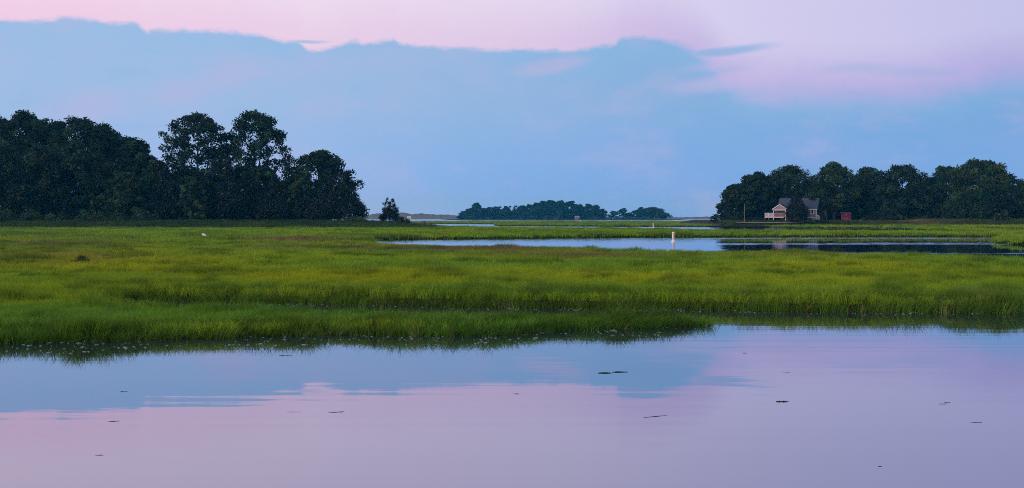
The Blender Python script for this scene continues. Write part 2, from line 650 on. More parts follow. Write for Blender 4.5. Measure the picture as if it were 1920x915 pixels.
creek_near = [pd(*p) for p in ((1298, 37.1), (1280, 37.5), (1240, 37.6), (1150, 37.4), (1000, 37.0), (900, 37.0), (750, 37.4), (600, 38.2), (450, 39.6), (330, 41.0), (270, 42.5), (250, 44.0))]
creek_far = [at(*p) for p in ((262, 566.5), (300, 565.5), (450, 566.5), (560, 568), (690, 570.5), (850, 574), (1000, 576), (1150, 577.5), (1280, 579.5), (1450, 581), (1600, 583), (1800, 585), (1920, 586.5), (2150, 589))]
chan_near = [at(x, y, 0.72) for x, y in ((2300, 486), (1920, 477.5), (1800, 472), (1700, 470), (1600, 469), (1500, 467), (1300, 465.5), (1250, 465), (1180, 464), (1100, 460.5), (1000, 458.5), (900, 456.5), (800, 452.5), (740, 450.6), (700, 450))]
chan_far = [at(*p) for p in ((684, 449.8), (760, 449), (850, 448.3), (1000, 447), (1200, 445.3), (1400, 444.6), (1700, 444.2), (1920, 444.2), (2300, 444))]
c3_near = [at(x, y, 0.75) for x, y in ((2300, 431.5), (1920, 431), (1700, 431), (1660, 430.8), (1500, 430.3), (1320, 429.6), (1250, 428), (1150, 426.4), (1000, 425), (900, 423.8), (815, 422))]
left_side = [(-21, 352), (-40, 385), (-300, 385), (-300, 60), (-22.0, 26)]
P1 = densify(front, 0.6, 0.22, 1)
P2 = densify(creek_near, 0.7, 0.2, 2)
P3 = densify(creek_far, 0.8, 0.3, 3)
P4 = densify(chan_near, 2.5, 1.0, 4)
P5 = densify(chan_far, 4, 1.4, 5)
P6 = densify(c3_near, 5, 1.5, 6)
left_front = densify([pd(-900, 44), pd(-300, 43), pd(0, 43), pd(150, 43.5), pd(225, 46)], 1.0, 0.4, 10)
MARSH = np.concatenate([P3, P4, P5, P6, np.array(left_side[:-2]), [pd(-900, 60)], left_front])
POINT = np.concatenate([P1, P2, [pd(150, 45), pd(-300, 45), pd(-900, 45)], [at(-900, 680)]])
land('marsh', POINT, 0.06, M_ground, 'low grassy point reaching into the pond from the left')
land('marsh', MARSH, 0.22, M_ground, 'flat salt marsh covered in green cordgrass')

c3_far = [at(*p) for p in ((812, 419.6), (870, 419.8), (930, 420.4), (940, 423.6), (1000, 424), (1150, 424.9), (1320, 425.3), (1500, 427), (1655, 428.4))]
FARM = np.concatenate([densify(c3_far, 8, 2.0, 8), np.array([(93, 236), (96, 236)]),
                       densify([at(1700, 428.7), at(1800, 428.8), at(1920, 429), at(2300, 429)], 6, 1.0, 9),
                       np.array([(330, 345), (420, 730), (-60, 730), (-75, 640)])])
land('marsh', FARM, 0.3, M_ground, 'low far marsh in front of the house and its trees')
POOL = np.array([((px - 960) / F * d, d) for px, d in ((1176, 548), (1200, 540), (1224, 546), (1226, 572), (1200, 580), (1176, 574))])
land('water', POOL, 0.34, M_water, 'thin pale pool lying in the far marsh', 0.1)
ISL = np.array([at(x, y) for x, y in ((1868, 455), (1900, 458.5), (1960, 459), (2100, 459), (2100, 447.5), (1930, 447), (1895, 449), (1872, 452))])
land('marsh', ISL, 0.3, M_ground, 'small grassy islet at the right edge of the channel')


def mound(name, x0, x1, y0, y1, ztop, mat, label, fx=12, fy=12, nx=60, ny=24, z0=0.25, rough=0.2, seed=1, kind='structure'):
    gx, gy = np.meshgrid(np.linspace(x0, x1, nx), np.linspace(y0, y1, ny))
    ex = np.minimum(sstep(gx, x0, x0 + fx), 1 - sstep(gx, x1 - fx, x1))
    ey = np.minimum(sstep(gy, y0, y0 + fy), 1 - sstep(gy, y1 - fy, y1))
    h = ex * ey
    z = z0 + (ztop - z0) * h + vnoise(gx / fx * 2, gy / fy * 2, seed, 3) * rough * h
    vs = np.stack([gx.ravel(), gy.ravel(), z.ravel()], 1)
    i, j = np.meshgrid(np.arange(nx - 1), np.arange(ny - 1))
    a = (j * nx + i).ravel()
    o = mesh_np(name, vs, np.stack([a, a + 1, a + nx + 1, a + nx], 1), mat, smooth=True)
    return tag(o, label, kind=kind)


def gz_left(x, y):
    return 0.3 + 1.45 * float(sstep(np.array(y), 301, 316)) * float(1 - sstep(np.array(x), -36, -16))


mound('bank', -330, -16, 299, 420, 1.75, M_ground, 'low rise of ground under the left woods', 20, 17, 120, 40, rough=0.12)
mound('bank', 60, 330, 384, 520, 1.95, M_ground, 'low rise of ground under the house and right woods', 9, 13, 120, 40, rough=0.1, seed=3)
mound('bank', -78, 192, 1420, 1620, 0.8, M_ground, 'low ground of the far wooded island', 14, 14, 60, 20, rough=0.1, seed=4)
# sand strip below the house
sv = []
for px in np.linspace(1378, 1509, 30):
    w = 1.3 * math.sin(PI * (px - 1378) / 131) ** 0.4 + 0.1 + 0.25 * math.sin(px * 0.9)
    for yy in (391.4 - w * 0.5, 391.4 + w * 0.5):
        sv.append(((px - 960) / F * yy, yy, 0.25 + 1.7 * float(sstep(np.array(yy), 384, 397)) + 0.14))
tag(mesh_np('sand', sv, [(2 * i, 2 * i + 2, 2 * i + 3, 2 * i + 1) for i in range(29)], M_sand), 'narrow strip of pale sand below the house', kind='structure')

# far dunes and low coast
def ridge(name, prof, Y, thick, mat, label, seed):
    px = np.array([p[0] for p in prof], float)
    py = np.array([p[1] for p in prof], float)
    xs = np.linspace(px[0], px[-1], 160)
    top = np.interp(xs, px, py) + vnoise(xs / 7.0, xs * 0 + seed, seed, 3) * 1.1
    X = (xs - 960) / F * Y
    Zt = np.maximum(H - (top - HY) / F * Y, 0.2)
    rows = []
    for k, hf in ((-1, 0.0), (-0.7, 0.35), (-0.3, 0.8), (0, 1.0), (0.5, 0.7), (1, 0.0)):
        zz = -0.3 + (Zt + 0.3) * hf
        zz = zz + (vnoise(X / 9, np.full_like(X, k * 7.0), seed + 3, 2) * 0.8 if 0 < hf < 1 else 0)
        rows.append(np.stack([X, np.full_like(X, Y + k * thick) , zz], 1))
    vs = np.concatenate(rows)
    n = len(xs)
    fs = [(r * n + i, r * n + i + 1, (r + 1) * n + i + 1, (r + 1) * n + i) for r in range(5) for i in range(n - 1)]
    return tag(mesh_np(name, vs, fs, mat, smooth=True), label, kind='structure')


ridge('hills', [(640, 404), (685, 403), (703, 401), (712, 400), (725, 403), (745, 399), (757, 398), (772, 402), (790, 400), (815, 402), (836, 402), (862, 404), (880, 406)], 2050, 60, M_dune, 'hazy low dunes along the far shore', 5)
ridge('hills', [(1180, 409), (1245, 407.5), (1275, 407), (1300, 406.6), (1320, 406), (1335, 406.4), (1352, 407), (1420, 407)], 2000, 60, M_dune, 'thin low coast on the horizon between far island and right woods', 6)

# ------------------------------------------------------------------ grass
proto_col = bpy.data.collections.new('grass_clump_shapes')


def clump_mesh(name, n, rad, h0, h1, w, seg, lean, seed, spread=1.0):
    r = np.random.default_rng(seed)
    V, Fc = [], []
    for i in range(n):
        a, q = r.uniform(0, 2 * PI), rad * math.sqrt(r.uniform())
        bx, by = q * math.cos(a), q * math.sin(a)
        hh = r.uniform(h0, h1)
        dr = r.uniform(0, 2 * PI)
        ln = hh * lean * r.uniform(0.15, 1.0)
        dx, dy = math.cos(dr) * ln + hh * 0.10, math.sin(dr) * ln
        fa = r.uniform(0, PI)
        wx, wy = math.cos(fa) * w * r.uniform(0.6, 1.2) / 2, math.sin(fa) * w / 2
        b = len(V)
        for k in range(seg):
            t = k / seg
            c = (bx + dx * t * t, by + dy * t * t, hh * (t - 0.12 * t * t * lean))
            tp = 1 - 0.6 * t
            V.append((c[0] - wx * tp, c[1] - wy * tp, c[2]))
            V.append((c[0] + wx * tp, c[1] + wy * tp, c[2]))
        V.append((bx + dx, by + dy, hh * (1 - 0.12 * lean)))
        for k in range(seg - 1):
            Fc.append((b + 2 * k, b + 2 * k + 1, b + 2 * k + 3, b + 2 * k + 2))
        Fc.append((b + 2 * seg - 2, b + 2 * seg - 1, b + 2 * seg))
    me = bpy.data.meshes.new(name)
    me.from_pydata(V, [], Fc)
    me.materials.append(M_grass)
    o = bpy.data.objects.new(name, me)
    return o


def grass_group(name, protos):
    c = bpy.data.collections.new(name + '_shapes')
    for p in protos:
        c.objects.link(p)
    ng = bpy.data.node_groups.new(name, 'GeometryNodeTree')
    ng.interface.new_socket('Geometry', in_out='INPUT', socket_type='NodeSocketGeometry')
    ng.interface.new_socket('Geometry', in_out='OUTPUT', socket_type='NodeSocketGeometry')
    N, L = ng.nodes, ng.links
    gi, go = N.new('NodeGroupInput'), N.new('NodeGroupOutput')
    ci = N.new('GeometryNodeCollectionInfo')
    ci.inputs['Collection'].default_value = c
    ci.inputs['Separate Children'].default_value = True
    ci.inputs['Reset Children'].default_value = True
    ip = N.new('GeometryNodeInstanceOnPoints')
    ip.inputs['Pick Instance'].default_value = True

    def attr(nm, ty):
        a = N.new('GeometryNodeInputNamedAttribute')
        a.data_type = ty
        a.inputs['Name'].default_value = nm
        return a.outputs['Attribute']
    L.new(gi.outputs[0], ip.inputs['Points'])
    L.new(ci.outputs[0], ip.inputs['Instance'])
    L.new(attr('idx', 'INT'), ip.inputs['Instance Index'])
    L.new(attr('rot', 'FLOAT_VECTOR'), ip.inputs['Rotation'])
    L.new(attr('scl', 'FLOAT_VECTOR'), ip.inputs['Scale'])
    L.new(ip.outputs[0], go.inputs[0])
    return ng


def grass_object(name, ng, nproto, x, y, z, scl, tint, rot, label):
    n = len(x)
    me = bpy.data.meshes.new(name)
    me.vertices.add(n)
    me.vertices.foreach_set('co', np.stack([x, y, z], 1).astype(np.float32).ravel())
    a = me.attributes.new('idx', 'INT', 'POINT')
    a.data.foreach_set('value', rng.integers(0, nproto, n).astype(np.int32))
    a = me.attributes.new('rot', 'FLOAT_VECTOR', 'POINT')
    a.data.foreach_set('vector', rot.astype(np.float32).ravel())
    a = me.attributes.new('scl', 'FLOAT_VECTOR', 'POINT')
    a.data.foreach_set('vector', scl.astype(np.float32).ravel())
    a = me.attributes.new('tint', 'FLOAT_COLOR', 'POINT')
    c = np.ones((n, 4), np.float32)
    c[:, :3] = tint
    a.data.foreach_set('color', c.ravel())
    o = bpy.data.objects.new(name, me)
    COL.objects.link(o)
    md = o.modifiers.new('grass', 'NODES')
    md.node_group = ng
    return tag(o, label, 'grass', kind='stuff')


def to_px(x, y, z):
    return 960 + F * x / y, HY + F * (H - z) / y


G_GREEN = np.array((0.185, 0.335, 0.016))
G_DEEP = np.array((0.085, 0.195, 0.022))
G_YEL = np.array((0.33, 0.35, 0.007))
G_BRN = np.array((0.19, 0.125, 0.04))
G_DARK = np.array((0.06, 0.10, 0.03))


def patch(px, py, cx, cy, wx, wy):
    return np.exp(-((px - cx) / wx) ** 2 - ((py - cy) / wy) ** 2)


def tint_at(x, y):
    px, py = to_px(x, y, 0.75)
    n1 = vnoise(x / 9, y / 14, 11, 3)
    n2 = vnoise(x / 2.2, y / 3.5, 12, 3)
    n3 = vnoise(x / 0.7, y / 0.9, 13, 2)
    yel = 0.3 + 0.5 * n1
    yel = yel + 0.7 * np.exp(-((py - 508) / 13) ** 2) * sstep(px, 350, 800) * (1 - 0.45 * sstep(px, 1150, 1500)) + 0.3 * patch(px, py, 1500, 490, 300, 8)
    yel = yel + 0.75 * patch(px, py, 150, 480, 330, 22) + 0.4 * patch(px, py, 520, 505, 200, 9)
    yel = yel - 0.9 * sstep(py, 535, 560) * (py < 590) + 0.65 * sstep(py, 558, 572) * (y < 43.5) * (1 - sstep(px, 700, 1150))
    yel = np.clip(yel + 0.25 * n2, 0, 1)
    brn = 0.9 * np.clip(patch(px, py, 900, 460.5, 190, 5) + patch(px, py, 1080, 472, 150, 4) + patch(px, py, 560, 445, 110, 3.5) + patch(px, py, 640, 457, 170, 3)
                        + 0.55 * patch(px, py, 120, 452, 140, 8) + 0.5 * patch(px, py, 60, 475, 180, 12) + 0.4 * patch(px, py, 1850, 537, 70, 7) + 0.7 * patch(px, py, 630, 560, 70, 7) * (y > 43) + 0.4 * patch(px, py, 1500, 470, 160, 5), 0, 1)
    brn = np.clip(1.15 * brn * (1 + 0.7 * n2), 0, 1)
    drk = 0.75 * np.clip(patch(px, py, 60, 437, 90, 3) + 0.5 * patch(px, py, 865, 481, 16, 3) + 0.7 * patch(px, py, 480, 541, 60, 5) + 0.5 * patch(px, py, 640, 552, 420, 8) * (y > 44) + 0.5 * patch(px, py, 120, 556, 160, 6) * (y > 43), 0, 1)
    dee = np.clip(0.35 + 0.5 * n2 - yel * 0.4, 0, 1)
    c = G_GREEN + (G_DEEP - G_GREEN) * dee[:, None]
    c = c + (G_YEL - c) * yel[:, None]
    c = c + (G_BRN - c) * brn[:, None]
    c = c + (G_DARK - c) * drk[:, None]
    return c * np.array((1.13, 1.20, 1.75)) * np.clip(1 + 0.16 * n3 + 0.24 * n2 + rng.normal(0, 0.10, len(x)), 0.3, 2)[:, None]


def scatter(poly, y0, y1, dens, half=0.42, holes=()):
    """random points inside the polygon, within a wedge a little wider than the view"""
    xm = half * y1 + 4
    n = int(dens * 2 * xm * (y1 - y0))
    x, y = rng.uniform(-xm, xm, n), rng.uniform(y0, y1, n)
    k = np.abs(x) < half * y + 4
    x, y = x[k], y[k]
    k = inside(poly, x, y)
    for hpoly in holes:
        k &= ~inside(hpoly, x, y)
    return x[k], y[k]


def lean_rot(x, y, amt, seed):
    """clumps lie over in swirls, as cordgrass does"""
    n = len(x)
    ang = PI * 1.2 * vnoise(x / 4, y / 6, seed, 2) + rng.normal(0, 0.5, n)
    tilt = amt * (0.5 + 0.5 * vnoise(x / 1.6, y / 2.2, seed + 1, 2)) + rng.normal(0, 0.06, n)
    return np.stack([tilt * np.cos(ang), tilt * np.sin(ang), rng.uniform(0, 2 * PI, n)], 1)


near_p = [clump_mesh('near_clump', 24, 0.15, 0.26, 0.46, 0.012, 3, 0.7, 20 + i) for i in range(5)]
tall_p = [clump_mesh('tall_clump', 9, 0.12, 0.35, 0.85, 0.016, 4, 0.7, 40 + i) for i in range(5)]
mid_p = [clump_mesh('mid_clump', 34, 0.32, 0.24, 0.46, 0.034, 2, 0.6, 60 + i) for i in range(4)]
far_p = [clump_mesh('far_clump', 46, 0.9, 0.26, 0.46, 0.085, 2, 0.6, 80 + i) for i in range(4)]
weed_p = [clump_mesh('weed_clump', 40, 0.7, 0.4, 1.0, 0.10, 2, 0.5, 90 + i) for i in range(4)]
NG_near, NG_tall, NG_mid, NG_far, NG_weed = (grass_group(n, p) for n, p in (('near_grass', near_p), ('tall_grass', tall_p), ('mid_grass', mid_p), ('far_grass', far_p), ('weeds', weed_p)))


def height_var(x, y, seed):
    h = 0.97 + 0.28 * vnoise(x / 2.6, y / 3.6, seed, 3) + 0.2 * vnoise(x / 0.8, y / 0.8, seed + 5, 2)
    pit = vnoise(x / 1.5, y / 2.4, seed + 9, 2)
    return np.clip(h - 0.45 * sstep(pit, 0.30, 0.6), 0.35, 1.8)


def sward(name, ng, npro, poly, y0, y1, dens, sz, label, seed, half=0.42, lean=0.5, holes=(), z=0.2, taper=False):
    x, y = scatter(poly, y0, y1, dens, half, holes)
    h = height_var(x, y, seed)
    s = rng.uniform(0.85, 1.2, len(x))
    scl = np.stack([s * sz, s * sz, h * sz * rng.uniform(0.9, 1.2, len(x))], 1)
    far = 1.0 if y0 < 60 else (2.0 if y0 < 120 else 4.5)
    tuft = sstep(vnoise(x / (1.1 * far), y / (1.5 * far), seed + 21, 2), 0.22, 0.55)
    scl[:, 2] *= 1 + 0.42 * tuft
    scl[:, :2] *= (1 + 0.25 * tuft)[:, None]
    col = tint_at(x, y)
    col = col + (G_DEEP * 0.62 - col) * (0.5 * tuft)[:, None]
    low = np.exp(-((960 + F * x / y - 770) / 150) ** 2) * sstep(y, 104, 118) * (y < 150)
    scl[:, 2] *= 1 - 0.5 * low
    if taper:
        ppx = 960 + F * x / y
        scl[:, 2] *= 1 - 0.45 * sstep(ppx, 1000, 1290)
    return grass_object(name, ng, npro, x, y, np.full(len(x), z), scl, col, lean_rot(x, y, lean, seed), label)


sward('marsh_grass', NG_near, 5, POINT, 25, 46, 46, 0.95, 'fine green cordgrass covering the low point in the pond', 30, z=0.03, taper=True)
sward('marsh_grass', NG_near, 5, MARSH, 36, 64, 42, 1.0, 'fine green cordgrass covering the marsh behind the pond', 31)
sward('marsh_grass', NG_mid, 4, MARSH, 61, 135, 9, 1.0, 'green and olive cordgrass across the middle of the marsh', 32)
sward('marsh_grass', NG_far, 4, MARSH, 132, 390, 1.6, 1.0, 'distant green marsh grass below the left woods', 33)
sward('marsh_grass', NG_far, 4, FARM, 225, 720, 0.55, 1.25, 'far strip of marsh grass before the house', 34, holes=(POOL,))
sward('marsh_grass', NG_far, 4, ISL, 120, 200, 2.0, 1.0, 'grass covering the small islet at the right edge', 35, half=0.6)


def fringe(name, line, side, width, per_m, label, seed, hmin=0.7, hmax=1.15, z=0.12, shade=0.62):
    """taller, looser grass along a bank"""
    line = np.asarray(line)
    seg = np.linalg.norm(np.diff(line, axis=0), axis=1)
    s = np.concatenate([[0], np.cumsum(seg)])
    n = int(s[-1] * per_m)
    t = rng.uniform(0, s[-1], n)
    x, y = np.interp(t, s, line[:, 0]), np.interp(t, s, line[:, 1])
    dx, dy = np.interp(t + 0.2, s, line[:, 0]) - np.interp(t - 0.2, s, line[:, 0]), np.interp(t + 0.2, s, line[:, 1]) - np.interp(t - 0.2, s, line[:, 1])
    L = np.maximum(np.hypot(dx, dy), 1e-6)
    off = rng.uniform(-0.36, 0.9, n) * width * side
    x, y = x - dy / L * off, y + dx / L * off
    inn = np.clip(np.abs(off) / width, 0, 1) * (off * side > 0)
    k = np.abs(x) < 0.44 * y + 4
    x, y, inn = x[k], y[k], inn[k]
    gap = vnoise(x / 0.7, y / 0.7, seed, 2)
    k = gap > -0.6 + rng.uniform(-0.25, 0.25, len(x))
    x, y, inn, gap = x[k], y[k], inn[k], gap[k]
    n = len(x)
    lowtip = np.exp(-((960 + F * x / y - 770) / 150) ** 2) * sstep(y, 104, 118) * (y < 150)
    h = (1 - 0.5 * lowtip) * rng.uniform(hmin, hmax, n) * (0.7 + 0.3 * inn) * (1 + 0.25 * gap)
    scl = np.stack([np.full(n, 1.0), np.full(n, 1.0), h], 1)
    c = tint_at(x, y)
    c = (c * 0.3 + G_DEEP * 0.7) * np.clip(shade + 0.35 * gap, 0.25, 1.1)[:, None]  # deeper green grass, with the bank's self-shadowing painted into the tint
    dry = rng.uniform(0, 1, n) < 0.06
    c[dry] = (0.26, 0.25, 0.09)
    return grass_object(name, NG_tall, 5, x, y, -0.04 + (z + 0.04) * np.clip(inn * 3, 0, 1) + 0.12 * inn, scl, c, lean_rot(x, y, 0.5, seed), label)


fringe('bank_grass', P1, 1, 1.2, 110, 'long loose grass along the near bank of the point', 51, 0.5, 0.8, z=0.03, shade=0.66)
fringe('bank_grass', P2, 1, 0.6, 30, 'long grass along the narrow creek behind the point', 52, 0.4, 0.6, z=0.03)
fringe('bank_grass', P3, 1, 1.4, 140, 'tall grass fringe along the far side of the pond', 53, 0.62, 1.0, shade=0.78)
fringe('bank_grass', P4, 1, 1.5, 26, 'grass fringe along the near side of the channel', 54, 0.6, 0.85)
fringe('bank_grass', P5, 1, 2.5, 30, 'grass fringe along the far side of the channel', 55, 0.75, 1.1)

fringe('bank_grass', P6, 1, 3.0, 18, 'grass fringe along the near side of the farther channel', 56, 0.75, 1.0)
fringe('bank_grass', densify(c3_far, 8, 2.0, 8), 1, 4.0, 14, 'grass fringe along the far side of the farther channel', 57, 0.75, 1.1)
fringe('bank_grass', np.concatenate([ISL, ISL[:1]]), 1, 1.5, 16, 'grass fringe round the small islet', 58, 0.7, 1.0)
# sparse stems standing in the water off the end of the point
tx, ty, tr_ = [], [], []
for k in range(420):
    q = rng.uniform(0, 1)
    tx.append(P1[-1][0] - 4.2 + 4.9 * q + rng.normal(0, 0.12))
    ty.append(36.0 + 0.95 * q + rng.normal(0, 0.35) * (1.05 - q))
tx, ty = np.array(tx), np.array(ty)
grass_object('bank_grass', NG_tall, 5, tx, ty, np.full(len(tx), -0.1), np.stack([np.full(len(tx), 0.8), np.full(len(tx), 0.8), rng.uniform(0.35, 0.75, len(tx))], 1),
             tint_at(tx, ty) * 0.5 + G_DEEP * 0.5, lean_rot(tx, ty, 0.5, 59), 'thin stems standing in the water off the end of the point')

# weedy slope at the foot of the woods
n = 5200
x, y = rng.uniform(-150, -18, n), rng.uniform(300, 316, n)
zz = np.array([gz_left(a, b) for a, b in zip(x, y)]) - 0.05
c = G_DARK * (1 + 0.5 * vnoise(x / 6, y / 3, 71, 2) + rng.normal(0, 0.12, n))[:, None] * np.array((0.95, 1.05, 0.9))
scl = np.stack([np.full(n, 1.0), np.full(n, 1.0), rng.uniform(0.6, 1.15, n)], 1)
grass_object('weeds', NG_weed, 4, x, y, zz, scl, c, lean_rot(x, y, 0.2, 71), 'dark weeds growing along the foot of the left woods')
n = 2600
x, y = rng.uniform(62, 180, n), rng.uniform(386, 398, n)
px = 960 + F * x / y
k = ~((px > 1376) & (px < 1512) & (y < 392.5))
x, y, px = x[k], y[k], px[k]
n = len(x)
zz = 0.25 + 1.6 * sstep(y, 384, 396)
tall = 0.35 + 0.5 * sstep(px, 1680, 1740)
dry = (patch(px, px * 0, 1720, 0, 60, 1) * 0.7)[:, None]
c = (np.array((0.085, 0.12, 0.03)) * (1 - dry) + np.array((0.26, 0.22, 0.10)) * dry) * (1 + 0.4 * vnoise(x / 5, y / 3, 73, 2) + rng.normal(0, 0.1, n))[:, None]
scl = np.stack([np.full(n, 1.0), np.full(n, 1.0), tall * rng.uniform(0.8, 1.25, n)], 1)
grass_object('weeds', NG_weed, 4, x, y, zz, scl, c, lean_rot(x, y, 0.2, 73), 'rough grass and weeds on the bank below the house')

# pale leaves and scum floating against the banks
BV, BF = [], []


def bits(line, side, w0, w1, per_m, sz, seed):
    line = np.asarray(line)
    s = np.concatenate([[0], np.cumsum(np.linalg.norm(np.diff(line, axis=0), axis=1))])
    n = int(s[-1] * per_m)
    t = rng.uniform(0, s[-1], n)
    X, Y = np.interp(t, s, line[:, 0]), np.interp(t, s, line[:, 1])
    off = rng.uniform(w0, w1, n)
    for a, b, o in zip(X, Y, off):
        b = b - o * side
        if vnoise(np.array([a / 1.6]), np.array([b / 0.8]), seed, 2)[0] < -0.25:
            continue
        q = rng.integers(5, 8)
        r = sz * rng.lognormal(0, 0.45)
        base = len(BV)
        asp = rng.uniform(0.6, 1.3)
        for i in range(q):
            th = 2 * PI * i / q
            rr = r * rng.uniform(0.6, 1.15)
            BV.append((a + rr * math.cos(th), b + rr * math.sin(th) * asp, 0.005))
        BV.append((a, b, 0.012 + r * 0.15))
        for i in range(q):
            BF.append((base + i, base + (i + 1) % q, base + q))


bits(P1, 1, 0.1, 3.4, 22, 0.026, 5)
bits(P3, 1, 0.05, 1.6, 8, 0.03, 6)
tag(mesh_np('floating_leaves', BV, BF, M_bits), 'pale floating leaves scattered on dark water along the banks', 'floating leaves', kind='stuff')


# ------------------------------------------------------------------ trees
def leaves(r, centres, radii, n, size, flat=0.8, up=0.2, shell=0.5, tints=None, aspect=1.0):
    w = radii ** 2
    idx = r.choice(len(centres), n, p=w / w.sum())
    d = r.normal(0, 1, (n, 3))
    d[:, 2] += up
    d /= np.linalg.norm(d, axis=1, keepdims=True)
    q = shell + (1 - shell) * r.uniform(0, 1, n) ** 0.6
    q *= 1 + 0.12 * r.normal(0, 1, n)
    p = centres[idx] + d * (radii[idx] * q)[:, None] * np.array((1, 1, flat))
    nn = d + r.normal(0, 0.7, (n, 3))
    nn /= np.linalg.norm(nn, axis=1, keepdims=True)
    a = np.cross(nn, r.normal(0, 1, (n, 3)))
    a /= np.maximum(np.linalg.norm(a, axis=1, keepdims=True), 1e-6)
    b = np.cross(nn, a)
    s = size * r.uniform(0.55, 1.35, n)[:, None]
    a, b = a * s * 0.5, b * s * 0.5 * aspect
    V = np.stack([p - a * 1.1, p - b * 0.7 + a * 0.1, p + a * 1.1, p + b * 0.7 - a * 0.1], 1).reshape(-1, 3)
    Fq = np.arange(n * 4).reshape(n, 4)
    tv = (tints[idx] if tints is not None else np.ones((n, 3))) * (1 + 0.11 * r.normal(0, 1, n))[:, None]
    return V, Fq, np.repeat(np.clip(tv, 0.2, 3), 4, 0)


def clump_tints(r, k, spread=0.55):
    b = np.exp(spread * r.normal(0, 1, k))
    w = 0.18 * r.normal(0, 1, k)
    return np.clip(np.stack([b * (1 + w), b, b * (1 - 0.6 * w)], 1), 0.35, 2.2)


def limb_tubes(mb, r, trunk_top, hb, centres, k, r0):
    for c in centres[r.permutation(len(centres))[:k]]:
        z0 = r.uniform(hb * 0.6, max(hb * 0.7, min(c[2] * 0.8, trunk_top)))
        p0 = np.array((0, 0, z0))
        mid = p0 * 0.45 + c * 0.55 + np.array((0, 0, -0.06 * c[2]))
        mb.tube([p0, mid, c], [r0 * 0.45, r0 * 0.25, r0 * 0.06], 5)


def oak(seed, Ht, W, mat, hb=0.3, nl=7000, size=0.42, nc=42, gap=1.0, dome=0.75, name='broadleaf_tree'):
    r = np.random.default_rng(seed)
    root = empty(name)
    zb = Ht * hb
    C, Rr = [], []
    for i in range(nc):
        t = (i + r.uniform(0, 1)) / nc
        env = W / 2 * (1 - max(0.0, (t - 0.3) / 0.7) ** (3.2 * dome)) ** 0.5 * (0.8 + 0.2 * min(1, t / 0.3))
        env *= 1 + 0.10 * r.normal()
        cr = W * r.uniform(0.06, 0.115) * gap
        q = math.sqrt(r.uniform(0.1, 1.0)) * max(0.12 * W, env - cr * 0.4)
        a = r.uniform(0, 2 * PI)
        C.append((q * math.cos(a), q * math.sin(a), zb + cr * 0.4 + t * (Ht - zb - cr * 1.05)))
        Rr.append(cr)
    C, Rr = np.array(C), np.array(Rr)
    V, Fq, T = leaves(r, C, Rr, nl, size, 0.75, 0.35, 0.35, clump_tints(r, nc))
    mb = MB()
    tr = Ht * 0.018 + 0.06
    mb.tube([(0, 0, -0.4), (0.1, 0, zb * 0.5), (-0.1, 0.1, zb), (0.15, 0, Ht * 0.72)], [tr * 1.3, tr, tr * 0.85, tr * 0.25], 7)
    limb_tubes(mb, r, Ht * 0.7, zb, C, min(14, nc), tr)
    mb.build('trunk', M_bark, root)
    mesh_np('crown', V, Fq, mat, root, T)
    return root


def cedar(seed, Ht, W, mat, nl=5500, size=0.3, nc=70, leaders=1, power=0.75, name='cedar_tree', flat=1.5):
    r = np.random.default_rng(seed)
    root = empty(name)
    C, Rr = [], []
    for i in range(nc):
        t = r.uniform(0, 1) ** 1.25
        env = W / 2 * max(0.04, (1 - t)) ** power
        k = i % leaders
        ox = 0 if leaders == 1 else (-0.13 + 0.26 * k) * W * min(1, t * 1.6)
        hh = Ht * (1.0 if k == 0 else 0.94)
        cr = max(0.07 * W, env * r.uniform(0.22, 0.36))
        q = math.sqrt(r.uniform(0.2, 1)) * max(0, env - cr * 0.5)
        a = r.uniform(0, 2 * PI)
        C.append((ox + q * math.cos(a), q * math.sin(a), 0.3 + cr + t * (hh - cr * 2.2)))
        Rr.append(cr)
    C, Rr = np.array(C), np.array(Rr)
    V, Fq, T = leaves(r, C, Rr, nl, size, flat, 0.5, 0.2, clump_tints(r, nc, 0.18), 0.6)
    mb = MB()
    tr = 0.009 * Ht + 0.03
    mb.tube([(0, 0, -0.4), (0, 0, Ht * 0.5), (0, 0, Ht * 0.93)], [tr, tr * 0.6, tr * 0.1], 6)
    mb.build('trunk', M_bark, root)
    mesh_np('crown', V, Fq, mat, root, T)
    return root


def bush(seed, Ht, W, mat, nl=2600, size=0.36, nc=16, name='shrub'):
    r = np.random.default_rng(seed)
    root = empty(name)
    a, q = r.uniform(0, 2 * PI, nc), np.sqrt(r.uniform(0, 1, nc)) * W * 0.36
    cr = W * r.uniform(0.13, 0.22, nc)
    top = Ht * np.sqrt(np.clip(1 - (q / (W * 0.5)) ** 2, 0.1, 1))
    zc = r.uniform(0.15, 1, nc) * np.maximum(top - cr * 0.8, 0.1)
    C = np.stack([q * np.cos(a), q * np.sin(a), zc], 1)
    V, Fq, T = leaves(r, C, cr, nl, size, 0.8, 0.35, 0.3, clump_tints(r, nc))
    V[:, 2] = np.maximum(V[:, 2], -0.1)
    mb = MB()
    for c in C[:6]:
        mb.tube([(0, 0, -0.2), tuple(c * 0.5), tuple(c)], [0.06, 0.045, 0.02], 4)
    mb.build('stem', M_bark, root)
    mesh_np('foliage', V, Fq, mat, root, T)
    return root


def span(x0, x1, top, Y, zg):
    """centre, width and height in metres of a plant seen between two photo columns"""
    s = F / Y
    return ((x0 + x1) / 2 - 960) / s, (x1 - x0) / s, H - (top - HY) / s - zg


GL, GRT, GI = 'trees of the woods on the left', 'trees of the woods around the house', 'trees on the far island'
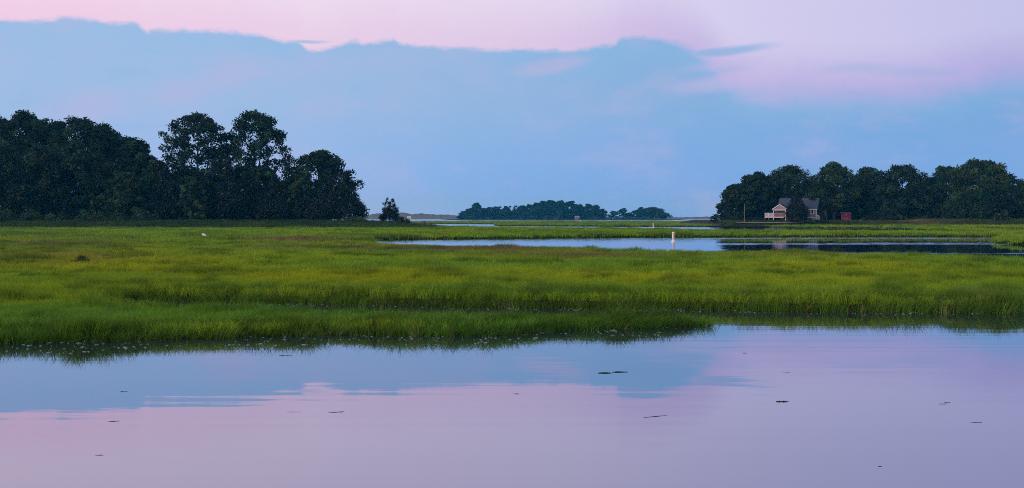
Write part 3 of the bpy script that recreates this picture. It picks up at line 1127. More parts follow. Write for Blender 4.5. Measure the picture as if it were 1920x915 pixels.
# (kind, left, right, top, distance, label)
LEFT = [
    ('oak', -70, 45, 214, 352, 'tall dark broadleaf tree cut by the left edge of the photo'),
    ('oak', -15, 100, 207, 346, 'tall broadleaf tree forming the first high hump from the left edge'),
    ('oak', 62, 152, 226, 356, 'dark broadleaf tree filling the dip after the first high hump'),
    ('oak', 95, 205, 219, 344, 'broadleaf tree forming the second high hump from the left edge'),
    ('oak', 165, 252, 244, 354, 'dark broadleaf tree on the downhill slope of the left canopy'),
    ('oak', 212, 298, 262, 344, 'broadleaf tree ending the long left canopy beside the sky notch'),
    ('oak', 25, 125, 222, 360, 'dark tree set back between the two high humps'),
    ('oak', 130, 235, 230, 362, 'dark tree set back behind the second high hump'),
    ('oak', 190, 285, 256, 358, 'dark tree set back on the right slope of the left canopy'),
    ('oak', -80, 55, 262, 328, 'broadleaf tree with low dark crown in front at the left edge'),
    ('oak', 20, 140, 272, 330, 'dark front broadleaf tree below the first high hump'),
    ('oak', 105, 215, 282, 331, 'dark front broadleaf tree below the second high hump'),
    ('oak', 172, 262, 305, 333, 'dark front broadleaf tree behind the lighter green small tree'),
    ('green', 188, 280, 322, 321, 'small lighter green tree low in front of the left woods'),
    ('green', 252, 338, 300, 327, 'medium lighter green tree under the sky notch'),
    ('big', 306, 434, 211, 342, 'large spreading oak, left one of the tall pair standing above the woods'),
    ('big', 412, 542, 207, 347, 'large oak with sky showing through, right one of the tall pair'),
    ('big', 538, 655, 281, 345, 'open crowned oak standing between the tall pair and the right end'),
    ('cedar', 268, 352, 310, 324, 'dark cedar below the left one of the tall oaks'),
    ('cedar', 338, 404, 322, 326, 'dark narrow cedar below the middle of the left tall oak'),
    ('cedar', 385, 472, 296, 325, 'tallest dark pointed cedar in front of the paired oaks'),
    ('cedar', 446, 506, 318, 328, 'dark cedar just right of the tallest front cedar'),
    ('cedar', 482, 548, 324, 324, 'dark broad cedar below the right one of the tall oaks'),
    ('cedar', 530, 592, 346, 326, 'low dark cedar left of the open crowned oak'),
    ('cedar', 572, 630, 352, 322, 'low dark cedar below the open crowned oak'),
    ('dense', 604, 688, 322, 322, 'dense dark cedar at the right end of the left woods'),
    ('dense', 590, 650, 340, 330, 'dense dark cedar just behind the end of the left woods'),
    ('green', 334, 388, 331, 320, 'small bright green sapling among the dark cedars'),
    ('green', 462, 532, 312, 334, 'medium green tree peeping over the cedars below the right tall oak'),
    ('green', 534, 602, 332, 335, 'greyish green tree between the cedars and the open crowned oak'),
    ('oak', 300, 400, 318, 340, 'dark understorey tree below the left tall oak'),
    ('oak', 400, 500, 312, 352, 'dark understorey tree below the right tall oak'),
    ('oak', 490, 600, 338, 350, 'dark understorey tree left of the open crowned oak'),
]
RIGHT = [
    ('oak', 1354, 1412, 344, 405, 'low broadleaf tree at the left tip of the right woods beside the pole'),
    ('oak', 1388, 1452, 322, 412, 'rounded broadleaf tree second from the left tip of the right woods'),
    ('oak', 1430, 1528, 309, 418, 'broad rounded tree directly behind the house porch'),
    ('oak', 1405, 1480, 340, 425, 'dark tree filling the shade left of the house'),
    ('greenoak', 1522, 1606, 304, 399.5, 'olive green tree overhanging the right end of the house roof'),
    ('oak', 1590, 1668, 313, 416, 'broadleaf tree behind the red shed'),
    ('oak', 1646, 1738, 308, 418, 'broadleaf tree in the middle of the right woods, left of the dip'),
    ('oak', 1570, 1650, 340, 412, 'dark lower tree right above the red shed'),
    ('oak', 1625, 1700, 345, 408, 'dark lower tree right of the hammock'),
    ('oak', 1690, 1760, 338, 411, 'dark lower tree beneath the dip in the right skyline'),
    ('oak', 1736, 1808, 311, 425, 'broadleaf tree set back just right of the skyline dip'),
    ('mass', 1752, 1925, 299, 404, 'huge spreading olive green tree whose crown reaches the ground'),
    ('oak', 1800, 1880, 302, 425, 'dark tree rising behind the huge spreading olive tree'),
    ('dense', 1896, 1965, 352, 400, 'reddish dark cedar cut by the right edge of the photo'),
    ('oak', 1900, 2000, 330, 425, 'dark tree behind the cedar at the right edge'),
    ('housecedar', 1468, 1519, 360, 390.5, 'dark cedar standing right in front of the house'),
    ('oak', 1480, 1560, 335, 440, 'dark tree in the second row behind the house roof'),
    ('oak', 1540, 1600, 350, 420, 'dark tree shading the small slate coloured outbuilding'),
]


def make(kind, seed, Ht, W):
    if kind == 'oak':
        return oak(seed, Ht, W, M_oak, -0.04, 17000, 0.6, 190)
    if kind == 'big':
        return oak(seed, Ht, W, M_oak, 0.27, 17000, 0.56, 165, 0.95, 0.85)
    if kind == 'green':
        return oak(seed, Ht, W, M_green, -0.03, 11000, 0.5, 110)
    if kind == 'greenoak':
        return oak(seed, Ht, W, M_shrub, 0.22, 16000, 0.56, 150)
    if kind == 'mass':
        return oak(seed, Ht, W, M_shrub, -0.02, 30000, 0.62, 300, 0.75, 0.5)
    if kind == 'cedar':
        return cedar(seed, Ht, W, M_cedar, 10000, 0.46, 90)
    if kind == 'housecedar':
        return cedar(seed, Ht, W, M_cedar, 13000, 0.42, 110, power=0.6)
    return cedar(seed, Ht, W, M_cedar, 13000, 0.5, 110, power=0.5)


for i, (kind, x0, x1, top, Y, lab) in enumerate(LEFT):
    zg = 1.7
    X, W, Ht = span(x0, x1, top, Y, zg)
    W *= 1.3 if kind == 'oak' else 1.12 if kind in ('big', 'greenoak', 'mass') else 1.0
    o = make(kind, 100 + i, Ht, W)
    o.location = (X, Y, zg)
    tag(o, lab, 'tree', GL)
for i, (kind, x0, x1, top, Y, lab) in enumerate(RIGHT):
    zg = 1.85
    X, W, Ht = span(x0, x1, top, Y, zg)
    W *= 1.3 if kind == 'oak' else 1.12 if kind in ('big', 'greenoak', 'mass') else 1.0
    o = make(kind, 200 + i, Ht, W)
    o.location = (X, Y, zg)
    tag(o, lab, 'tree', GRT)



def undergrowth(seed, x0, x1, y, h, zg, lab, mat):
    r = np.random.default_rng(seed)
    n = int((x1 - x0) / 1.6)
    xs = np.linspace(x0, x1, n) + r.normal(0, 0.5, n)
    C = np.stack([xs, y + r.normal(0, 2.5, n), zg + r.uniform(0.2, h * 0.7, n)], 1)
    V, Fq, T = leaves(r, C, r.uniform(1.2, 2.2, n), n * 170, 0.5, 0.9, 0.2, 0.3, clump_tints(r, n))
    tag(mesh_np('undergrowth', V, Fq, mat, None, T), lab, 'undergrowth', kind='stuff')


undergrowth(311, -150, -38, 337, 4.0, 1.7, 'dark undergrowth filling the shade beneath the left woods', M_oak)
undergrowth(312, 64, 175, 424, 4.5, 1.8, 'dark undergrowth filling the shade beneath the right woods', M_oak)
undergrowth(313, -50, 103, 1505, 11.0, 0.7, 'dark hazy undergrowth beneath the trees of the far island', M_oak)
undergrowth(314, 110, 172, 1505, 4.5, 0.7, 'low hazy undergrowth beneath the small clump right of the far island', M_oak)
# small twin-topped cedar on the point and the bush beside it
X, W, Ht = span(713, 748, 371, 321, 1.4)
o = cedar(301, Ht, W * 1.15, M_cedar, 6500, 0.34, 80, 2, 0.55)
o.location = (X, 321, 1.4)
tag(o, 'small dark cedar with two pointed tops standing alone on the point', 'tree')
X, W, Ht = span(738, 770, 403, 320, 1.1)
o = bush(302, Ht, W, M_shrub, 1600, 0.26)
o.location = (X, 320, 1.1)
tag(o, 'low round dark shrub just right of the lone twin-topped cedar', 'shrub')
# shrubs along the foot of the left woods
SH = [(-30, 40, 384, 'dark low shrub at the foot of the woods by the left edge'), (30, 90, 390, 'dark low shrub second from the left edge at the foot of the woods'),
      (78, 140, 394, 'rounded low shrub below the first high hump'), (128, 200, 388, 'green low shrub below the second high hump'),
      (190, 246, 392, 'low shrub in front of the small lighter green tree'), (236, 300, 386, 'low shrub below the sky notch'),
      (640, 690, 402, 'low shrub at the foot of the last dense cedar')]
for i, (a, b, top, lab) in enumerate(SH):
    X, W, Ht = span(a, b, top, 314.5, 1.5)
    o = bush(320 + i, Ht, W, M_shrub, 1500, 0.3)
    o.location = (X, 314.5, 1.5)
    tag(o, lab, 'shrub', 'shrubs at the foot of the left woods')
SH2 = [(1500, 1530, 409, 390, 'low green shrub before the right end of the house'), (1525, 1556, 410, 391, 'low green shrub beside the white stair box'),
       (1612, 1650, 402, 398, 'dark shrub just right of the hammock'), (1640, 1690, 398, 399, 'dark shrub under the trees right of the hammock'), (1690, 1760, 402, 400, 'dark shrub left of the huge olive tree'), (1398, 1436, 404, 399, 'dark shrub between the pole and the deck'),
       (1360, 1400, 402, 399, 'dark shrub left of the pole under the end trees')]
for i, (a, b, top, Y, lab) in enumerate(SH2):
    X, W, Ht = span(a, b, top, Y, 1.4)
    o = bush(340 + i, Ht, W, M_shrub if i < 2 else M_oak, 1200, 0.3)
    o.location = (X, Y, 1.4)
    tag(o, lab, 'shrub', 'shrubs around the house')

# tuft in the marsh
X, Y = at(153, 489, 0.62)
mb = MB()
root = empty('shrub', (X, Y, 0.35))
r = np.random.default_rng(5)
C = np.array([(-0.05, 0, 0.42), (0.12, 0.05, 0.4), (-0.2, 0.05, 0.3), (0.3, 0, 0.25), (0.02, -0.1, 0.3)])
V, Fq, T = leaves(r, C, np.array((0.2, 0.2, 0.2, 0.17, 0.2)), 900, 0.07, 1.0, 0.5, 0.2, clump_tints(r, 5, 0.15), 0.45)
mesh_np('foliage', V, Fq, M_shrub, root, T)
for i in range(26):
    a = r.uniform(0, 2 * PI)
    L = r.uniform(0.25, 0.65)
    mb.tube([(0, 0, 0), (L * 0.5 * math.cos(a), L * 0.3 * math.sin(a), 0.22), (L * math.cos(a), L * 0.6 * math.sin(a), 0.26 * r.uniform(0.5, 1.2))], [0.03, 0.02, 0.008], 4)
mb.build('stem', M_bark, root)
tag(root, 'small dark green shrub alone in the olive grass, left foreground of the marsh', 'shrub')

# dry brown stems on the near bank
X, Y = at(688, 611, 0.3)
mb = MB()
for i in range(34):
    a = r.uniform(0, 2 * PI)
    b = (0.07 * r.normal(), 0.07 * r.normal(), 0)
    t_ = (b[0] + 0.08 * math.cos(a), b[1] + 0.1 * math.sin(a), r.uniform(0.2, 0.42))
    mb.tube([b, ((b[0] + t_[0]) / 2, (b[1] + t_[1]) / 2, t_[2] * 0.6), t_], [0.008, 0.007, 0.003], 4)
M_dry = principled('dry_stems', (0.085, 0.058, 0.034), 0.9, 0.1, 0.3, 8)
tag(mb.build('dry_reed_clump', M_dry, loc=(X, Y + 1.3, 0.02)), 'clump of dry brown stems standing in the near green bank', 'dry grass')

# ------------------------------------------------------------------ far island trees (a few shapes, copied)
isl = [oak(401, 14, 9, M_oak, 0.0, 6000, 0.8, 60, 1.7), oak(402, 13, 10, M_oak, 0.0, 6000, 0.8, 60, 1.7), cedar(403, 14, 5, M_cedar, 1600, 0.8, 34, name='conifer_tree'),
       oak(404, 12, 8, M_oak, 0.22, 3000, 0.75, 44, 1.4), oak(405, 13, 20, M_oak, 0.1, 8000, 0.85, 90, 1.2)]
isl_dim = [(14, 9), (13, 10), (14, 5), (12, 8), (13, 20)]
ISLT = [(859, 884, 396, 1, 'round tree at the left end of the far island'), (870, 894, 391, 0, None), (884, 904, 381, 0, 'tall round-headed tree near the left end of the far island'),
        (896, 918, 391, 1, None), (908, 928, 389, 0, None), (920, 940, 388, 1, None), (932, 946, 383, 2, 'ragged pointed tree left of the notch in the far wood'),
        (942, 956, 387, 0, None), (951, 963, 382, 2, 'slender pointed conifer in the middle of the far wood'), (959, 975, 381, 2, 'broader pointed conifer in the middle of the far wood'),
        (968, 990, 386, 0, None), (982, 1002, 384, 1, 'small round-topped tree left of the far wood summit'), (994, 1018, 381, 0, None), (1006, 1032, 378, 1, None), (1020, 1048, 376.5, 0, 'highest rounded tree of the far wood'),
        (1038, 1064, 377, 1, None), (1054, 1084, 378, 0, None), (1076, 1097, 384, 1, None), (1093, 1114, 383, 0, None), (1109, 1126, 385, 1, None), (1120, 1137, 392, 0, 'last tree at the right end of the main far wood'),
        (1142, 1160, 396, 3, 'small open tree left in the gap right of the far wood'), (1160, 1177, 391, 3, 'taller open tree in the gap right of the far wood'), (1172, 1187, 399, 1, 'low tree before the right-hand far clump'),
        (1184, 1203, 394, 3, 'left tree of the right-hand far clump'), (1195, 1210, 389, 0, 'pointed tree of the right-hand far clump'), (1203, 1244, 389, 4, 'wide umbrella-shaped tree of the right-hand far clump'), (1228, 1255, 399, 4, 'low sloping tree at the far right end of the clump'),
        (878, 905, 399, 1, None), (905, 940, 397, 0, None), (938, 975, 396, 1, None), (975, 1010, 394, 0, None), (1010, 1050, 392, 1, None), (1050, 1085, 393, 0, None), (1085, 1125, 395, 1, None)]
first = set()
for i, (a, b, top, k, lab) in enumerate(ISLT):
    Y = 1500 + (i % 3) * 14 - (20 if i >= 28 else 0)
    X, W, Ht = span(a, b, top, Y, 0.7)
    o = copy_tree(isl[k])
    h0, w0 = isl_dim[k]
    o.location = (X, Y, 0.7)
    o.rotation_euler = (0, 0, float(rng.uniform(0, 6.28)))
    o.scale = (W / w0 * 1.3, W / w0 * 1.3, Ht / h0 * 1.04)
    tag(o, lab or 'hazy blue rounded tree merged into the mass of the far island wood', 'tree', GI)
for p in isl:
    for ch in list(p.children):
        bpy.data.objects.remove(ch)
    bpy.data.objects.remove(p)
bsh = bush(420, 3.5, 8, M_green, 420, 0.6, 10)
for i, (a, b, top) in enumerate([(868, 890, 404), (900, 925, 405), (962, 985, 404), (985, 1010, 403), (1008, 1034, 403.5), (1030, 1056, 404), (1100, 1128, 405), (1128, 1150, 405), (1148, 1172, 405), (1170, 1196, 405.5), (1196, 1226, 406)]):
    X, W, Ht = span(a, b, top, 1455, 0.7)
    o = bsh if i == 0 else copy_tree(bsh)
    o.location = (X, 1455, 0.6)
    o.scale = (W / 8, W / 8, Ht / 3.5)
    tag(o, 'low hazy shrub at the foot of the far island wood', 'shrub', 'shrubs on the far island')

# ------------------------------------------------------------------ the house
HD = 395.0
TH = R(25)
s = F / HD


def hx(px):
    return (px - 960) / s


def hz(py):
    return H - (py - HY) / s


house = empty('house', (hx(1531), HD, 0), -TH)      # local +x runs to the right along the front, origin at the front right corner
Lf, Dp = 11.5, 6.4
zf, ze, zr, zgd = hz(407.6), hz(391), hz(372), hz(414.5)
# local x: -Lf..0, local y: 0..Dp (away from the viewer)
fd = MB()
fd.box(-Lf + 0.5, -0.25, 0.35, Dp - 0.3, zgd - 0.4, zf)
fd.build('crawlspace_shade', M_dark, house)  # dark solid painting the shade of the open crawlspace
wl = MB()
wl.box(-Lf, 0, 0.0, Dp, zf + 0.12, ze)
wl.prism([(0.02, ze), (Dp - 0.02, ze), (Dp / 2, zr - 0.12)], 'x', -Lf + 0.02, -0.02)
wl.build('wall', M_siding, house)
for k in range(9):                                  # clapboard courses
    z = zf + 0.2 + k * 0.29
    c = MB()
    c.add([(-Lf, -0.03, z), (0.02, -0.03, z), (0.02, -0.005, z + 0.28), (-Lf, -0.005, z + 0.28), (-Lf, 0.004, z), (0.02, 0.004, z)], [(0, 1, 2, 3), (0, 4, 5, 1)])
    c.build('clapboard', M_siding, house)
rf = MB()
ov = 0.35
rise = (zr - ze) / (Dp / 2)
for sgn in (0, 1):
    ya, yb = (-ov, Dp / 2) if sgn == 0 else (Dp + ov, Dp / 2)
    za = ze - ov * rise
    rf.add([(-Lf - 0.3, ya, za + 0.06), (0.3, ya, za + 0.06), (0.3, yb, zr + 0.06), (-Lf - 0.3, yb, zr + 0.06), (-Lf - 0.3, ya, za + 0.2), (0.3, ya, za + 0.2), (0.3, yb, zr + 0.2), (-Lf - 0.3, yb, zr + 0.2)],
           [(0, 1, 2, 3), (4, 5, 6, 7), (0, 1, 5, 4), (1, 2, 6, 5), (2, 3, 7, 6), (3, 0, 4, 7)])
roof = rf.build('roof', M_roof, house)
tr = MB()
tr.box(-Lf - 0.3, 0.3, -ov - 0.06, -ov, ze - ov * rise - 0.02, ze - ov * rise + 0.2)
tr.box(-Lf - 0.02, 0.04, -0.05, 0.3, zf - 0.12, zf + 0.13)
tr.box(-0.14, 0.03, -0.04, 0.1, zf + 0.14, ze - 0.05)
tr.box(-0.02, 0.04, 0.31, Dp, zf - 0.1, zf + 0.1)
tr.build('trim', M_white, house)


def window(name, parent, x0, x1, z0, z1, y, frame_m=M_white):
    f = MB()
    w = 0.2
    f.box(x0, x1, y - 0.06, y, z0, z0 + w)
    f.box(x0, x1, y - 0.06, y, z1 - w, z1)
    f.box(x0, x0 + w, y - 0.06, y, z0 + w, z1 - w)
    f.box(x1 - w, x1, y - 0.06, y, z0 + w, z1 - w)
    o = f.build(name, frame_m, parent)
    MB().box(x0 + w, x1 - w, y - 0.02, y - 0.001, z0 + w, z1 - w).build('pane', M_glass, o)
    MB().box(x0 + w, x1 - w, y - 0.045, y - 0.021, (z0 + z1) / 2 - 0.03, (z0 + z1) / 2 + 0.03).build('sash_bar', M_wood, o)
    return o


window('window', house, -1.75, -0.75, hz(401.5), hz(393), -0.035)
window('window', house, -6.3, -5.3, hz(401.5), hz(393), -0.035)
# gable end windows (right side, in shade)
for ya, yb in ((1.0, 1.9), (3.8, 4.9)):
    f = MB()
    f.box(0.03, 0.08, ya, yb, hz(402), hz(393.5))
    o = f.build('window', M_slate_shaded, house)
    MB().box(0.081, 0.1, ya + 0.12, yb - 0.12, hz(401), hz(394.3)).build('pane', M_glass, o)
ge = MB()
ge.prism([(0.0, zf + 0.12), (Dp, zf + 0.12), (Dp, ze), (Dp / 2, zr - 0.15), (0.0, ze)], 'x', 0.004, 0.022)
ge.build('wall', M_slate_shaded, house)  # end wall turned from the light, its shade put into a darker colour
MB().box(-1.7, -0.1, -0.02, 0.3, zgd - 0.3, zf - 0.13).build('skirting_panel', M_gable, house)
for xx in (-3.4, -5.6, -7.6):
    MB().box(xx - 0.09, xx + 0.09, -0.02, 0.16, zgd - 0.3, zf - 0.13).build('post', M_wood, house)
# white stair enclosure at the corner
st = empty('stair_box', (0.1, -1.0, 0))
st.parent = house
z0s, z1s = hz(414), hz(402.5)
e = MB()
e.box(0, 0.95, 0, 0.9, z0s - 0.3, z1s - 0.5)
e.prism([(0, z1s - 0.5), (0.95, z1s - 0.5), (0, z1s)], 'y', 0, 0.9)
e.build('panel', M_siding, st)
e = MB()
for xx in (0.0, 0.83):
    e.box(xx, xx + 0.12, -0.05, -0.003, z0s - 0.3, z1s - (0.02 if xx == 0 else 0.5))
e.box(0.12, 0.83, -0.05, -0.003, z0s - 0.3, z0s)
e.bar((0, -0.03, z1s), (0.97, -0.03, z1s - 0.5), 0.06, 0.14)
e.build('frame', M_white, st)
# porch with its small gable, and the open deck
pz = hz(393)
px0, px1 = -Lf - 0.75, -Lf + 3.1
py0 = -3.0
g = MB()
pk = hz(384.2)
xm = (px0 + px1) / 2
g.prism([(px0 + 0.15, pz + 0.02), (px1 - 0.15, pz + 0.02), (xm, pk - 0.1)], 'y', py0, py0 + 0.1)
g.build('gable_panel', M_gable, house)
g = MB()
for a, b in ((px0 - 0.3, xm), (px1 + 0.3, xm)):
    g.bar((a, py0 - 0.1, pz + 0.05), (b, py0 - 0.1, pk + 0.12), 0.12, 0.26)
g.box(px0 - 0.05, px1 + 0.05, py0 - 0.06, py0 + 0.18, pz - 0.24, pz + 0.02)
g.build('porch_trim', M_white, house)
g = MB()
for a in (px0 - 0.35, px1 + 0.35):
    zz_ = pz
    g.add([(a, py0 - 0.15, zz_), (xm, py0 - 0.15, pk + 0.18), (xm, 2.0, pk + 0.18), (a, 2.0, zz_), (a, py0 - 0.15, zz_ + 0.1), (xm, py0 - 0.15, pk + 0.28), (xm, 2.0, pk + 0.28), (a, 2.0, zz_ + 0.1)],
          [(0, 1, 2, 3), (4, 5, 6, 7), (0, 1, 5, 4), (1, 2, 6, 5), (2, 3, 7, 6), (3, 0, 4, 7)])
g.build('porch_roof', M_roof, house)
zd = hz(406.9)
for xx in (px0 + 0.12, px1 - 0.12):
    MB().box(xx - 0.12, xx + 0.12, py0, py0 + 0.24, zgd - 0.4, pz - 0.25).build('post', M_white, house)
MB().box(px0, px1, -0.6, -0.5, zd, pz).build('porch_shade', M_dark, house)  # dark sheet added to paint the shade inside the porch opening
dk = MB()
dx0 = px0 - 2.5
dk.box(dx0, px1 - 0.6, py0 - 0.1, -0.05, zd - 0.14, zd)
dk.build('deck', M_wood, house)
MB().box(dx0 - 0.02, px1 - 0.6, py0 - 0.2, py0 - 0.11, zd - 0.22, zd + 0.06).build('fascia', M_white, house)
zt = hz(399.2)


def railing(x0, x1, nb, mat):
    rr = MB()
    rr.box(x0, x1, py0 - 0.06, py0 + 0.02, zt - 0.1, zt)
    o = rr.build('railing', mat, house)
    MB().box(x0, x1, py0 - 0.05, py0 + 0.01, zd + 0.1, zd + 0.18).build('bottom_rail', mat, o)
    me = None
    for i in range(nb):
        xx = x0 + (x1 - x0) * (i + 0.5) / nb
        if me is None:
            b = MB().box(-0.05, 0.05, -0.02, 0.02, zd + 0.18, zt - 0.1).build('baluster', mat, o, loc=(xx, py0 - 0.02, 0))
            me = b.data
        else:
            b = bpy.data.objects.new('baluster', me)
            COL.objects.link(b)
            b.parent = o
            b.location = (xx, py0 - 0.02, 0)


railing(dx0 + 0.15, dx0 + 1.15, 7, M_white)
railing(dx0 + 1.3, px0, 8, M_white)
railing(px0 + 0.25, px1 - 0.3, 16, M_gable)
for xx in (dx0 + 0.06, dx0 + 1.22):
    MB().box(xx - 0.08, xx + 0.08, py0 - 0.08, py0 + 0.06, zd + 0.07, zt + 0.05).build('post', M_white, house)
    MB().box(xx - 0.08, xx + 0.08, py0 - 0.05, py0 + 0.1, zgd - 0.5, zd - 0.23).build('post', M_wood, house)
tag(house, 'grey raised cottage with white gabled porch and deck behind a dark cedar', 'house')

# slate outbuilding in the shade
ob = empty('outbuilding', (hx(1552.5), 402, 0), -0.3)
s2 = F / 402


def oz(py):
    return H - (py - HY) / s2


b = MB()
b.box(-1.4, 1.4, 0, 3.4, oz(408), oz(392.5))
b.prism([(-1.4, oz(392.5)), (1.4, oz(392.5)), (0, oz(386))], 'y', 0.02, 3.38)
b.build('wall', M_slate_shaded, ob)
b = MB()
for q in (-1, 1):
    b.add([(q * 1.7, -0.2, oz(393.6)), (0, -0.2, oz(385.6)), (0, 3.6, oz(385.6)), (q * 1.7, 3.6, oz(393.6)), (q * 1.7, -0.2, oz(392.8)), (0, -0.2, oz(384.8)), (0, 3.6, oz(384.8)), (q * 1.7, 3.6, oz(392.8))],
          [(0, 1, 2, 3), (4, 5, 6, 7), (0, 1, 5, 4), (1, 2, 6, 5), (2, 3, 7, 6), (3, 0, 4, 7)])
b.build('roof', M_roof, ob)
for xx in (-1.2, 0, 1.2):
    MB().box(xx - 0.1, xx + 0.1, 0.1, 0.3, oz(417), oz(408) - 0.003).build('stilt', M_wood, ob)
window('window', ob, 0.5, 1.2, oz(403), oz(395), -0.003, M_slate_shaded)
tag(ob, 'small slate coloured outbuilding in deep shade right of the house', 'outbuilding')

# red shed
sh = empty('shed', (hx(1589), 397, 0), -0.45)
w2, d2 = 1.35, 2.2
zb_, ze_ = 3 - 7.3 / (F / 397), 3 + 8.3 / (F / 397)
b = MB()
b.prism([(0, zb_ - 0.3), (d2, zb_ - 0.3), (d2, ze_ - 0.35), (0, ze_)], 'x', -w2, w2)
b.build('wall', M_red, sh)
b = MB()
b.prism([(-0.2, ze_ + 0.03), (d2 + 0.2, ze_ - 0.38), (d2 + 0.2, ze_ - 0.28), (-0.2, ze_ + 0.15)], 'x', -w2 - 0.2, w2 + 0.2)
b.build('roof', M_red_light, sh)
b = MB()
for xx in (-w2, w2 - 0.14):
    b.box(xx, xx + 0.14, -0.04, -0.003, zb_ - 0.3, ze_ - 0.02)
b.box(-w2 + 0.14, w2 - 0.14, -0.04, -0.003, ze_ - 0.2, ze_ - 0.02)
b.build('trim', M_red_light, sh)
window('window', sh, -0.35, 0.55, ze_ - 1.05, ze_ - 0.3, -0.003, M_red)
b = MB()
b.prism([(-0.75, zb_ - 0.2), (0.75, zb_ - 0.2), (0.75, zb_ + 0.7), (0.4, zb_ + 1.0), (-0.4, zb_ + 1.0), (-0.75, zb_ + 0.7)], 'y', -0.045, -0.003)
b.build('door', M_red_light, sh)
tag(sh, 'small faded red shed with one dark window under the trees', 'shed')

# hammock slung beside the shed
hm = empty('hammock', (hx(1606), 395.5, 0))
pts = []
for i in range(13):
    q = i / 12
    pts.append((-1.75 + 3.3 * q, 0, hz(416.3) + 1.0 * (2 * q - 0.95) ** 2 * (1.0 if q < 0.5 else 0.75)))
b = MB()
V_, F_ = [], []
for i, p in enumerate(pts):
    hw = 0.12 + 0.33 * math.sin(PI * i / 12)
    for yy, zz_ in ((-hw, 0.12 * math.sin(PI * i / 12)), (0, -0.03), (hw, 0.12 * math.sin(PI * i / 12))):
        V_.append((p[0], yy, p[2] + zz_))
for i in range(12):
    for k in range(2):
        F_.append((i * 3 + k, i * 3 + k + 1, i * 3 + 4 + k, i * 3 + 3 + k))
b.add(V_, F_)
b.build('canvas', M_hull, hm)
b = MB()
b.tube([(pts[0][0] - 0.9, 0, pts[0][2] + 0.5), pts[0]], [0.02, 0.03], 5)
b.tube([pts[-1], (pts[-1][0] + 0.9, 0.1, pts[-1][2] + 0.5)], [0.03, 0.02], 5)
b.build('rope', M_wood, hm)
tag(hm, 'white hammock slung low between the red shed and the trees', 'hammock')

# pole
pl = MB()
xp = (1396 - 960) / F * 392
pl.tube([(xp, 392, 0.8), (xp + 0.02, 392, H - (381.5 - HY) / F * 392)], [0.10, 0.06], 8)
tag(pl.build('pole', M_wood), 'thin pale pole standing alone left of the house', 'pole')

# ------------------------------------------------------------------ channel buoys
def buoy():
    root = empty('buoy')
    m = MB()
    m.lathe([(0.14, -0.9), (0.165, -0.2), (0.165, 1.14), (0.15, 1.19), (0.08, 1.22)], 20)
    m.build('body', M_buoy_white, root, smooth=False)
    m = MB()
    m.lathe([(0.168, 0.22), (0.24, 0.12), (0.29, 0.05), (0.27, -0.06), (0.168, -0.08)], 20)
    m.build('float_collar', M_buoy_white, root)
    for nm, z0, z1, mat in (('band', 0.33, 0.42, M_orange), ('band', 1.03, 1.10, M_orange)):
        m = MB()
        m.lathe([(0.167, z0), (0.170, z0 + 0.005), (0.170, z1 - 0.005), (0.167, z1)], 20)
        m.build(nm, mat, root)

    def wrap(poly_rows, mat, nm):
        """a strip wrapped on the front of the cylinder; rows of (angle0, angle1, z0, z1)"""
        m = MB()
        for a0, a1, z0, z1 in poly_rows:
            k = max(2, int(abs(a1 - a0) / 0.15))
            vs, fs = [], []
            for i in range(k + 1):
                a = a0 + (a1 - a0) * i / k
                for rr in (0.1665, 0.1715):
                    for z in (z0, z1):
                        vs.append((rr * math.sin(a), -rr * math.cos(a), z))
            for i in range(k):
                b_ = i * 4
                fs += [(b_ + 2, b_ + 6, b_ + 7, b_ + 3), (b_, b_ + 4, b_ + 6, b_ + 2), (b_ + 1, b_ + 3, b_ + 7, b_ + 5)]
            m.add(vs, fs)
        return m.build(nm, mat, root)
    ring = []
    for i in range(20):                              # orange circle sign
        t0, t1 = 2 * PI * i / 20, 2 * PI * (i + 1) / 20
        for t_ in ((t0 + t1) / 2,):
            a, z = 0.35 + 0.62 * math.cos(t_), 0.78 + 0.125 * math.sin(t_)
            ring.append((a - 0.13, a + 0.13, z - 0.035, z + 0.035))
    wrap(ring, M_orange, 'circle_mark')
    rows = []
    for k, a in enumerate((0.0, 0.2, 0.42, 0.6, 0.84)):   # lettering, illegible at this distance
        rows.append((a, a + 0.13, 0.52, 0.58))
    wrap(rows, M_black, 'lettering')
    wrap([(0.05, 0.16, 0.94, 0.985), (0.25, 0.4, 0.94, 0.985), (0.5, 0.62, 0.94, 0.985)], M_black, 'lettering')
    return root


bu = buoy()
X, Y = at(1262.5, 453.6)
bu.location = (X, Y, 0)
tag(bu, 'white channel buoy with orange circle mark floating in the near channel', 'buoy', 'channel buoys')
b2 = copy_tree(bu)
X, Y = at(1225, 426.6)
b2.location = (X, Y, 0)
tag(b2, 'small white buoy in the farther thin channel, left of the near buoy', 'buoy', 'channel buoys')

# ------------------------------------------------------------------ white wading bird
X, Y = at(383, 445.5, 0.55)
bd = empty('egret', (X, Y, 0.42))
m = MB()
m.tube([(0.36, 0, 0.30), (0.25, 0, 0.34), (0.08, 0, 0.40), (-0.08, 0, 0.47), (-0.17, 0, 0.51), (-0.21, 0, 0.55), (-0.19, 0, 0.59), (-0.20, 0, 0.61), (-0.24, 0, 0.62), (-0.28, 0, 0.61)],
       [0.02, 0.09, 0.15, 0.16, 0.12, 0.075, 0.055, 0.05, 0.045, 0.02], 10)
m.build('body', M_bird, bd, smooth=True)
m = MB()
m.tube([(-0.275, 0, 0.61), (-0.39, 0, 0.585)], [0.016, 0.004], 6)
m.build('bill', M_bill, bd)
for yy in (-0.05, 0.05):
    m = MB()
    m.tube([(0.02, yy, 0.32), (0.04, yy, 0.12), (0.0, yy, -0.15)], [0.014, 0.011, 0.011], 6)
    m.build('leg', M_black, bd)
